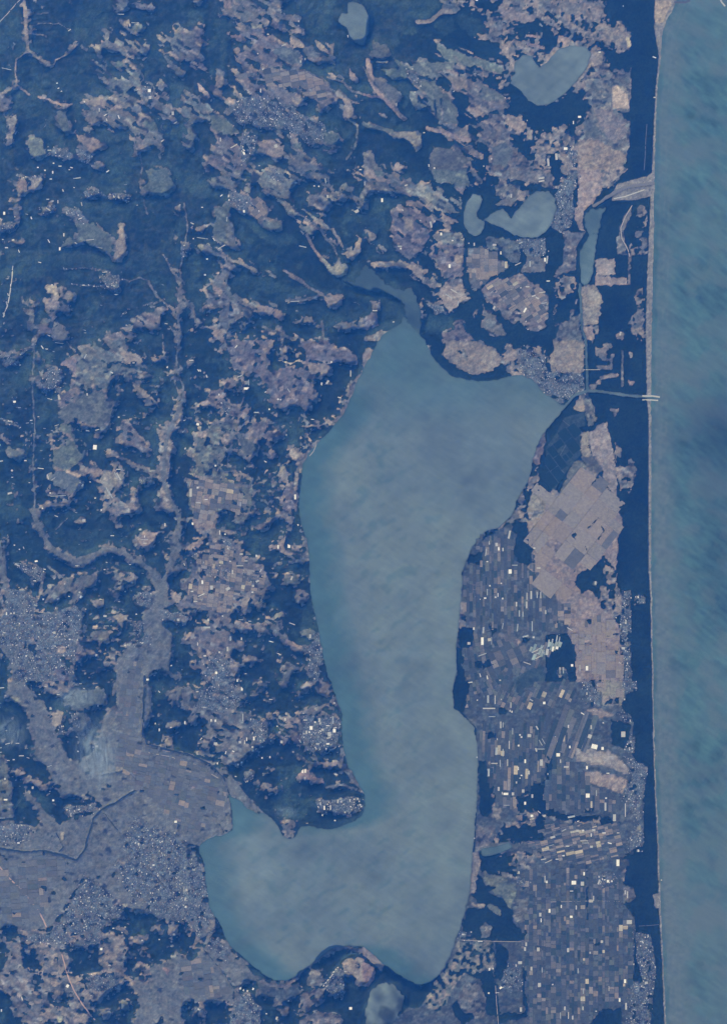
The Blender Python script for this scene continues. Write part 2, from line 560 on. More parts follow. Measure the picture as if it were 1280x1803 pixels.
o 560,800 640,830 600,850 560,840
o 640,850 760,830 780,920 640,930
o 540,900 600,970 600,1010 570,1060 540,1030
t 610,980 680,980 700,1030 640,1030
t 400,950 470,950 470,1000 410,1000
f 220,870 260,900 250,1000 210,960
f 580,830 620,840 610,930 580,900
f 200,500 280,490 300,570 220,560
p-9 20,960 90,1040 120,1200
o 380,1100 460,1130 500,1200 400,1200
t-2 730,1060 830,1070
f 0,1000 60,1060 60,1200 0,1200
u 940,760 1000,800 1000,870 940,880
u 940,560 1080,580 1060,680 980,660
t 1200,570 1250,560 1280,600 1270,650 1210,620
u 1140,710 1280,720 1280,790 1180,770
p-6 1150,1090 1220,1160 1280,1170
u 900,930 1050,870 1040,930
s 500,130 800,130 900,250 640,260 480,300
@1 3
t 80,20 240,20 250,80 230,120 80,110
o 370,0 480,0 480,70 400,80
o-7 540,110 620,90 700,20 760,0
m 720,40 800,30 790,100 740,100
t 650,240 730,190 730,270 800,310 720,310
o-6 760,360 880,340 890,250 860,190
t 120,120 170,120 160,160 120,160
t 200,120 290,130 270,200 210,200
t 300,130 370,130 370,160 310,160
t 40,250 130,200 160,230 90,270 30,280
o 200,220 420,230 430,300 500,350 560,400 620,480 640,560 560,580 480,600 440,590 380,610 340,700 340,780 560,790 560,850 420,840 360,830 310,810 360,900 440,920 440,980 320,960 300,1010 380,1080 400,1130 330,1160 260,1200 180,1180 100,1100 150,1030 120,1000 20,880 60,860 180,820 200,760 160,700 80,680 0,680 0,620 80,560 0,520 0,480 60,470 80,400 100,340
g 380,520 450,540 450,590 400,570
t 200,340 260,350 250,390 190,390
t 90,580 190,610 200,640 80,620
t 550,630 600,650 580,680
t-5 60,860 30,900
f 320,980 400,990 400,1050 330,1060
f 180,1000 210,980 220,1100 180,1080
f 0,680 110,700 170,760 160,820 60,850 0,800
o 0,730 80,740 60,780 0,790
f 430,240 500,260 500,330 430,290
f 350,840 440,850 440,910 360,900
u 200,400 350,420 330,470 220,440
u 290,170 360,200 340,340 300,320
u 460,420 560,460 540,520 460,500
u 240,1000 340,1060 340,1200 160,1200 160,1120
u 60,280 150,300 140,350 70,330
m 380,640 460,590 540,640 560,670 480,680 430,740 380,700
t 660,710 710,710 700,750 660,750
o 480,810 540,780 640,860 560,860
t-6 430,800 490,830
o-6 600,770 680,850 740,930 820,960 910,990
t-7 740,920 840,960
g 720,470 800,450 830,480 820,510 720,520
o 780,560 880,560 890,630 840,630
g 830,840 910,830 940,860 940,910 860,880
o 430,1010 560,1030 560,1060 450,1070
o 690,1090 860,1070 870,1110 720,1120
o 680,1130 770,1160 760,1200 700,1200
u 900,960 970,860 995,960 985,1100 960,1200 890,1200 900,1060
@2 3
d 690,500 720,300 800,180 860,130 940,140 1060,70 1150,60 1200,380 1280,510 1280,1200 640,1200 660,850 670,600
m 660,640 720,640 720,800 660,900
f 860,140 940,150 860,180 820,220
f 1040,90 1150,80 1190,370 1100,380 1060,280 1080,180
f 740,300 850,290 820,380 740,370
f 660,830 770,820 780,920 740,960 690,960
t 1150,90 1280,0 1280,510 1210,450 1170,150
o 930,120 1010,40 1030,0 1280,0 1150,90 1100,60 1000,90 950,140
t 930,110 1000,60 990,110 950,135
m 1090,10 1190,20 1180,60 1100,60
t 760,500 790,500 790,580 760,580
o 940,870 1000,870 1100,930 1060,950 960,900
t 1050,890 1120,930 1090,945
f 1110,890 1170,890 1160,930 1120,930
f 780,1060 900,1040 960,1070 860,1110 780,1110
f 880,790 940,840 900,880
f 650,960 690,960 700,1050 720,1200 650,1200
k 1060,1180 1230,1080 1280,1140 1280,1200 1050,1200
@3 3
t 0,0 500,0 550,60 510,200 500,430 420,320 240,440 200,500 250,590 320,540 380,640 480,750 520,830 550,1200 220,1200 210,950 150,860 0,480
o 260,170 200,330 100,360 60,240 120,100
m 400,340 500,440 510,540 600,570 600,700 480,750 400,700 370,600
f 545,0 700,0 720,600 720,1200 600,1200 600,680 510,540 500,430 520,200
f 200,500 250,430 400,350 400,480 370,590 290,540 260,580
g 330,490 370,490 360,530 330,520
u 540,560 600,560 600,1000 610,1200 560,1200 540,950 520,800
u 630,590 700,600 700,650 620,660
f 180,170 210,135 240,170 215,210
f-4 300,120 370,50
f-4 390,100 410,140 370,200
f-3 280,250 290,300
f 280,760 330,760 330,800 290,790
f-3 460,870 510,870
f-2 430,880 450,880
f-2 400,950 430,950
f 490,980 525,980 520,1010 495,1010
f-2 210,420 200,430
f-2 480,120 500,120
f-2 410,265 425,265
f-3 230,870 260,910
f-3 260,860 290,890
f-2 230,935 320,935
f 60,1020 110,850 150,870 210,960 215,1200 60,1200
m 80,1090 150,1110 150,1180 90,1180
u 0,560 60,600 100,750 0,760
d 0,480 60,560 110,700 180,720 150,860 0,870
@0 4
p 820,0 1030,0 1020,200 1005,380 1060,450 1280,500 1280,1200 0,1200 0,1130 200,1100 280,1040 300,1000 240,880 180,800 120,900 100,960 0,960 0,880 100,920 200,760 260,840 420,1010 520,980 650,930 720,860 640,790 520,810 430,800 380,700 340,600 250,520 250,400 200,200 60,100 60,0 170,0 320,160 360,300 500,560 640,520 700,400 740,240 830,190
p 1040,0 1070,60 1070,260 1020,340 1020,200
f 440,420 560,440 660,400 640,500 540,565 500,560
f 380,800 560,820 620,770 700,850 720,880 640,930 500,950 430,1010 370,940
u 460,880 680,860 680,900 500,940
g 480,60 700,50 820,100 780,170 700,160 540,200 460,130
f 740,30 820,110 830,180 780,200 740,150
m 280,0 500,20 480,80 400,90 300,50
t 370,220 450,210 440,280 400,330 375,300
g 530,220 600,220 650,300 600,360 520,340
u 500,230 570,250 580,330 520,300
u 400,330 490,350 490,380 420,370
f 0,200 120,200 200,230 250,400 200,500 250,540 330,620 380,750 300,700 200,640 100,560 0,500
o 0,500 60,580 60,700 120,760 60,800 80,900 0,900
m 120,600 220,640 300,680 370,800 340,800 260,740 120,680
f 110,720 180,690 270,740 260,790 180,770 120,870 80,880
f 200,860 250,880 300,1000 250,1060 180,1000
u 0,1000 200,1000 240,1060 160,1130 0,1120
t 815,590 880,590 870,620 820,620
t 1170,400 1220,400 1210,450 1170,440
t 850,385 900,380 900,440 880,440
y 430,1050 455,1060 450,1110 430,1110
y-5 900,500 905,530
y-5 590,800 615,820
t-5 945,640 970,640
t-5 1000,650 1060,670
o 1190,60 1280,30 1280,140 1200,120
t 1180,300 1280,280 1250,310 1200,330
t-6 830,220 900,240
t 90,110 140,100 150,140 110,140
u 900,1060 1010,1060 1010,1160 920,1130
@1 4
o 0,40 170,70 200,0 420,0 430,60 400,100 420,130 340,230 520,230 540,280 610,310 600,360 520,400 600,440 540,480 480,520 440,570 300,590 200,560 340,540 300,480 220,500 240,440 300,420 280,370 200,370 180,320 80,290 100,200 0,180
u 120,60 340,0 420,130 300,220 120,180
u 480,250 610,310 600,440 500,420
f 60,90 100,90 100,140 50,140
f 120,240 180,240 190,360 120,350
f 0,200 60,190 80,270 0,290
f 390,350 440,360 430,400 390,400
f 310,460 370,470 360,520
f 280,380 350,390 370,450 320,430
f 0,300 90,300 100,370 200,420 200,490 80,490 0,490
o 90,490 170,470 190,500 160,530
p 0,510 100,540 240,630 300,680 350,780 350,960 380,1020 300,1080 200,1200 100,1150 0,1130
p 240,600 330,640 480,820 560,900 620,950 540,910 500,930 440,890 350,800
t 840,620 900,620 920,660 1000,690 1000,710 930,710 870,690 800,670
t 550,740 590,710 620,740 670,740 670,780 590,750
t 690,260 740,240 790,250 740,290
t 700,390 740,390 730,440 690,440
o 760,370 850,370 840,430 790,440
u 850,250 960,230 1080,250 1120,300 1090,460 1000,520 900,460 840,400 860,340
m-5 760,80 860,70 920,30 980,0
o 860,0 1020,0 1050,80 1130,180 1110,200 1000,110 930,50 840,80 860,30
o-6 830,220 920,200 1030,160
o-5 820,510 880,560 950,580
t 950,570 1090,560 1080,600 960,590
o-4 1020,740 1100,720 1200,740 1280,780
o-7 1130,480 1120,580 1200,680 1280,760
u 940,830 1100,830 1200,800 1280,830 1280,900 1180,940 1060,920 960,900
u 440,620 520,640 490,700 440,690
m 700,970 830,970 820,1060 780,1110 720,1080
t 1050,640 1100,640 1090,660
m 560,770 620,780 600,830
t 60,740 100,730 100,750
@2 4
d 640,0 1280,0 1280,1200 780,1200 800,900 800,500 790,330 700,220 630,160
f 630,0 760,0 720,160 690,210 640,170
f 850,360 930,350 930,400 860,410
f 805,560 870,560 870,700 920,760 930,870 870,960 820,930
f 1060,820 1120,780 1280,760 1280,1120 1100,1140 900,1130 960,1050 1000,980 1100,1000 1050,880
f 940,180 1010,190 1000,230 950,230
f 1140,720 1280,700 1280,760 1160,790
m 1130,900 1200,930 1200,1040 1150,1020
o 800,1000 930,1020 880,1150 790,1200
t 900,880 970,890 960,970 910,960
t-6 890,575 950,575
o 900,600 960,600 960,670 900,670
t 1050,980 1090,980 1080,1030 1050,1010
k 1070,0 1230,0 1100,60 1060,40
@3 4
d 0,0 560,0 620,250 600,500 700,650 680,1200 0,1200
t 390,0 540,0 550,170 400,170
m 400,100 520,110 520,160 400,160
t 200,430 270,430 300,480 440,490 540,560 590,620 590,650 400,590 220,560
t 240,640 360,640 560,680 580,740 540,790 400,740 270,690
t 290,200 400,200 480,240 400,260 300,220
f 550,130 650,0 735,0 740,200 770,600 780,900 775,1200 690,1200 690,1000 700,700 640,560 640,420 610,260 540,190
u 540,0 640,0 640,70 570,80
u 530,220 600,230 600,290 540,270
u 570,390 630,390 630,500 580,500
u 560,520 640,560 720,600 700,750 650,980 560,850 550,760 600,680
o 660,600 720,600 710,640
u 260,0 380,0 380,180 320,180
u 590,1060 690,1000 690,1200 590,1200
f 460,270 600,300 560,480 470,450
f 0,840 100,930 280,950 450,960 540,1000 300,1010 180,1000 0,950
f 0,500 60,560 20,700 0,700
f 270,870 330,870 330,930 270,930
f 160,780 180,850 160,880
t 640,1010 680,1010 675,1050 645,1050
@0 5
p 0,0 1280,0 1280,500 1130,460 1060,430 940,400 820,350 700,220 620,170 560,220 500,340 370,520 180,560 160,520 30,520 0,560
u 560,200 650,180 720,240 810,350 900,440 760,480 700,640 560,680 430,640 240,640 200,590 380,540 480,400
u 820,60 1280,140 1280,470 1130,440 1030,360 940,330 860,180
o 60,570 150,550 160,700 200,860 260,1000 340,1212 160,1212 100,1060 0,930 0,640
m 200,640 420,640 480,760 640,880 860,940 720,1020 600,1212 300,1212 240,1000
m 700,560 900,560 960,640 880,760 860,900 740,800 700,700
f 20,530 160,520 190,650 200,850 170,800 150,600 50,580
f 230,550 360,520 370,580 240,590
f 0,600 60,640 90,740 0,860
f 190,680 410,660 380,720 280,700 300,820 250,850 230,900 200,800
f 230,880 290,870 270,1020 230,1020
f 0,950 80,1010 150,1160 160,1212 90,1212 60,1050
f 410,520 480,530 520,570 640,560 590,640 520,630 480,560 430,570
f-5 600,170 500,340 370,530
f-4 700,220 740,260 810,350
f 470,710 640,680 660,720 620,840 520,880 440,840 570,790 520,750
f 680,700 740,700 740,850 690,890 700,780
f 760,520 880,430 940,440 930,510 860,580 780,580
f 940,600 990,480 1040,360 1060,380 1050,460 1080,500 1060,600 1010,520
o 960,590 1060,560 1050,600 980,620
f 1130,460 1280,530 1280,560 1160,510
t 1080,500 1130,520 1120,560 1080,540
f 1120,600 1160,590 1280,600 1280,680 1220,700 1200,830 1140,810 1040,800 940,790 900,810 870,740 940,660 1060,660
t 1200,570 1280,560 1270,590
g 910,700 970,710 940,730
p 1060,820 1280,720 1280,1212 960,1212 970,1130 980,1000 920,950
t 980,770 1030,780 1030,800 970,800
f 960,830 1040,820 1070,880 1030,940 960,900
t 1140,810 1210,830 1180,860
t-6 820,830 950,920
f 720,1040 900,990 960,980 980,1060 920,1130 860,1090 800,1080 740,1080
g 850,1050 920,1050 920,1110 860,1110
f 780,1160 900,1140 910,1212 780,1212
f 410,1090 500,990 530,1010 430,1110
f 640,1060 720,1040 700,1090
f 380,900 450,900 470,940 420,930
u 620,880 780,860 860,940 740,990 620,950
y 405,1170 440,1150 440,1200 410,1200
y 860,365 900,370 890,395
t-4 810,380 850,340
t-6 840,60 870,80
g 750,600 790,620 780,640
f 1090,1170 1160,1180 1150,1212 1080,1212
@1 5
u 0,0 60,0 130,80 160,200 170,330 200,420 240,480 220,560 130,620 60,500 0,470
t 200,460 240,480 220,540 160,580 190,520
f 0,480 40,510 110,650 60,770 30,750 40,700 0,660
f 110,480 160,480 160,540 120,570
f 200,570 290,540 300,690 240,690 160,650 130,650
u 190,600 250,600 280,670 220,660
p 60,780 150,690 300,860 380,980 360,1000 360,1090 320,1040 170,1060 70,1040 0,1090 0,720
p 150,680 320,640 360,720 440,780 520,870 560,910 440,900 400,950 250,790
u 260,700 320,690 340,740 280,750
f 0,1100 60,1030 160,1070 300,1040 310,1060 240,1140 170,1100 60,1130
u 90,1080 180,1110 160,1130 90,1120
f 60,1190 320,1150 380,1090 400,1160 300,1212 60,1212
u 380,1000 500,1000 560,1100 560,1212 340,1212
f 370,980 430,1000 430,1040 370,1040
d 520,880 600,940 740,960 830,900 830,1000 700,1060 560,1010
o-6 560,910 640,940 740,940 820,880 900,810 980,740 1060,690 1160,670 1280,700
f 830,1000 830,930 880,830 940,790 1060,720 1130,750 1080,800 1000,900 1000,930 850,950
o 870,920 940,830 1000,810 1000,850 960,940
t 1130,780 1200,750 1280,730 1280,950 1240,930 1200,860 1160,860
u 1000,930 1100,800 1150,850 1140,1020 1080,1030 1010,960
f 1150,920 1280,960 1280,1212 1120,1212 1100,1130 1080,1060 1160,1000
f 1190,870 1230,880 1230,920 1190,900
o 830,1000 980,970 1000,1020 960,1060 880,1100 830,1120 850,1040
f 980,1060 1080,1060 1100,1130 960,1130
f 490,1020 700,1020 640,1080 620,1140 560,1100
f 640,1140 800,1150 960,1080 1000,1110 820,1180 700,1212 640,1212
o 620,1000 700,1060 820,1130 700,1130
o 830,1180 960,1130 1110,1140 1120,1212 820,1212
f-4 600,980 740,955 820,910 870,840 940,790
f-3 1140,750 1220,720 1280,740
f 400,920 520,900 500,960 410,960
f 1020,1020.
f-2 1228,785 1250,785 1258,800 1250,812 1232,812 1225,800
@2 5
d 760,0 1280,0 1280,1212 200,1212 350,1050 420,960 540,850 700,480
f 820,0 1280,0 1280,60 1070,90 1090,190 1000,180 860,180 820,130
m 1040,60 1110,0 1180,0 1180,130 1140,130 1100,100
d 1200,30 1280,50 1280,100 1200,80
f 800,150 860,220 880,290 980,320 1040,400 1060,500 1150,560 1130,630 960,630 940,600 910,620 690,610 700,480 740,400 850,400 940,440 980,400 860,310 800,290
f 750,300 800,290 860,310 980,390 960,470 850,400
g 830,130 960,170 1010,200 930,230 870,230
g 960,210 1070,220 1060,320 1040,400 1000,370 980,300 880,270 930,240
f 870,230 930,240 900,280 870,270
t 760,0 810,0 830,60 800,150 790,290 740,300
t 760,360 850,360 830,400 760,380
g 860,360 950,380 970,440 940,450 880,410
o 820,520 860,490 900,520 890,600 820,600
o 1060,330 1150,320 1180,500 1060,480
c 690,640 900,630 920,700 900,830 800,850 700,870 640,960 560,1100 500,1120 420,1060 460,960 560,830 640,720
t 620,670 680,630 690,680
s 780,680 830,720 740,740
f 930,620 1020,700 1000,870 960,900 930,880
f 720,860 920,840 940,1160 870,1140 840,1000 820,900
f 920,640 940,1000 960,1160 1000,1130 1140,1130 1150,1160 940,1212 .
f 1110,800 1140,830 1150,1140 1130,1140
o 660,1020 720,900 800,920 860,1020 850,1160 780,1180 690,1130
f 620,1080 660,1050 700,1130 780,1140 770,1170 700,1212 640,1160
f 380,960 540,850 480,960 400,1080 350,1100 300,1080
f 0,880 150,800 290,900 380,960 340,1080 280,1080 270,900 150,910 60,960 0,1060
t 0,760 100,850 50,940 0,950
t 0,670 60,700 150,800 120,840 0,740
f-4 0,740 120,840
u 980,830 1100,800 1110,960 980,960
u 1070,160 1150,200 1130,260 1080,220
f 1110,230 1140,240 1130,270
u 660,560 760,560 760,600 680,600
@3 5
d 0,0 620,0 630,600 620,900 640,1212 0,1212
f 470,20 790,0 790,300 760,310 800,500 830,900 850,1212 750,1212 740,900 800,800 740,560 650,560 620,450 550,360 640,340 640,250 545,240 540,150 590,60 480,40
f 390,1100 530,1100 540,1212 300,1212 350,1160
f 610,860 680,860 680,920 610,910
f 640,560 640,760 620,760 620,560
f-3 290,80 295,480
u 630,560 740,580 780,830 760,1000 740,1212 600,1212 600,920 680,900 640,760
u 340,160 500,170 480,230 370,230
o 550,250 620,260 640,340 550,340
f 310,620 400,650 360,670
@@
u 235,1440 300,1470 345,1500 362,1560 378,1620 330,1612 275,1600 215,1560 225,1500
t-5 322,705 326,690
p-7 300,990 308,960 318,930 312,900 298,872 288,845 290,810 293,780 300,755 312,732 322,705
p-4 322,705 324,680 312,655 313,625 318,590 316,560
o-3 316,560 320,520 318,480 326,440 332,400 326,360
o-3 316,560 296,538 278,522 262,500
p-3 62,600 60,680 64,760 60,820 64,880 60,905
o-3 0,620 30,622 52,612 62,605
p-4 8,960 10,1000 14,1040 18,1080
o-3 430,700 410,740 408,780 400,820
o-3 240,240 252,290 248,330 262,380
o-4 640,120 660,150 690,180 712,212
o-3 520,215 560,250 600,262
o-3 470,330 520,372 560,402 590,440 602,470
b 1152,0 1190,0 1185,15 1176,30 1170,45 1166,60 1163,100 1157,150 1155,200 1152,300 1151,400 1149,500 1147,600 1146,700 1146,850 1146,1000 1148,1100 1150,1200 1152,1300 1155,1400 1160,1500 1163,1600 1168,1700 1173,1803 1169,1803 1165,1700 1159,1600 1157,1500 1152,1400 1149,1300 1147,1200 1144,1050 1141,1000 1141,850 1141,730 1138,700 1137,640 1136,600 1138,500 1142,400 1147,300 1151,200 1154,150 1159,100 1150,45 1155,30
y 1152,2 1176,0 1182,6 1172,24 1168,38 1160,42 1152,38 1151,20
b 1130,318 1152,300 1152,345 1135,345
b 1148,1575 1160,1572 1162,1600 1152,1598
b 1085,325 1130,312 1150,310 1148,345 1120,352 1075,354
"""
WATER = """
@@
lake;large_lake 712,556 725,575 738,590 748,600 760,625 775,645 795,662 820,668 845,672 870,670 895,662 915,660 935,668 955,690 975,705 992,715 985,730 972,745 955,765 945,785 938,810 935,835 925,855 912,875 905,900 893,915 880,928 855,935 842,948 832,962 822,985 813,1010 812,1040 810,1070 806,1100 804,1140 803,1180 797,1215 798,1245 815,1260 832,1278 838,1300 841,1340 840,1380 839,1420 836,1460 832,1500 829,1540 825,1580 815,1615 805,1645 795,1675 780,1705 765,1725 740,1738 725,1730 705,1718 685,1705 672,1695 655,1678 640,1668 615,1665 590,1668 565,1685 545,1700 525,1715 505,1727 485,1727 465,1715 445,1700 425,1682 408,1668 398,1655 392,1635 380,1615 370,1600 366,1575 362,1545 360,1520 350,1498 352,1488 362,1480 372,1474 395,1470 410,1462 411,1440 408,1418 402,1402 412,1404 425,1412 436,1424 450,1431 465,1431 480,1440 490,1455 496,1470 508,1478 520,1474 528,1455 545,1454 560,1458 580,1460 600,1455 620,1447 636,1438 643,1420 640,1395 625,1368 612,1350 605,1320 602,1290 603,1260 595,1235 585,1210 578,1190 572,1170 567,1140 562,1115 556,1090 550,1060 546,1030 545,1000 544,975 540,950 533,930 527,905 527,880 530,850 533,820 542,800 555,785 570,770 585,755 600,735 612,715 622,690 630,670 640,650 650,632 660,610 672,592 690,578 705,570
river;river_arm 606,494 626,498 642,468 654,474 668,492 690,506 708,512 722,508 733,526 740,550 743,578 738,592 724,578 716,556 708,534 692,520 668,512 648,514 622,504
lake;pond 612,5 625,3 640,10 650,30 648,60 640,82 625,75 614,62 612,48 600,45 596,35 600,22 612,25
lake;bay_lake 920,98 935,98 943,112 950,118 962,112 972,98 985,85 1005,80 1030,82 1040,95 1035,110 1028,125 1015,140 1002,158 985,172 965,185 945,187 930,177 920,162 905,152 898,145 906,130 905,110
lake;small_lake 832,342 845,344 849,352 845,366 837,377 842,386 853,389 853,400 846,411 836,416 824,409 816,394 816,374 822,356
lake;round_lake 852,388 862,378 885,368 893,375 900,385 908,372 920,358 930,345 945,337 965,336 975,350 978,370 972,390 960,410 945,418 920,418 900,412 885,402 870,395
lake;lagoon 1030,374 1040,368 1055,367 1064,366 1058,388 1054,408 1050,412 1038,411 1030,396 1028,382
lake;long_lagoon 1037,413 1051,413 1047,450 1043,480 1038,496 1029,504 1022,494 1020,460 1021,440 1031,424
lake;southern_pond 652,1745 670,1732 690,1732 705,1745 714,1760 706,1780 692,1803 640,1803 645,1770
lake;reservoir 848,1496 870,1490 895,1484 900,1492 885,1500 865,1508 850,1508
sea;sea 1190,-120 1190,0 1185,15 1176,30 1170,45 1166,60 1163,100 1157,150 1155,200 1152,300 1151,400 1149,500 1147,600 1146,700 1146,850 1146,1000 1148,1100 1150,1200 1152,1300 1155,1400 1160,1500 1163,1600 1168,1700 1173,1803 1173,1930 1400,1930 1400,-120
channel-4 1020,500 1022,540 1025,580 1031,600 1032,640 1034,688
outlet-5 990,720 1010,697 1033,688 1060,690 1100,696 1162,701
mouth-5 1152,322 1125,326 1100,330 1085,338 1070,346 1045,362
river-3 255,1190 253,1250 251,1295 260,1310 288,1318 330,1327 370,1345 395,1370 404,1400
river-3 404,1400 408,1420 410,1450
river-3 240,1390 200,1415 180,1425 165,1440 157,1470 150,1495 135,1515 120,1510 100,1502 80,1500
river-3 0,1494 40,1500 80,1498 120,1508
canal-2 183,1430 215,1470 240,1505 290,1560
canal-2 96,1460 112,1492 105,1500
canal-2 315,1450 312,1470 330,1485
canal-2 357,1670 385,1702 415,1744 450,1780
canal-2 375,1430 395,1466
stream-2 180,1365 218,1357 240,1370 248,1380
"""
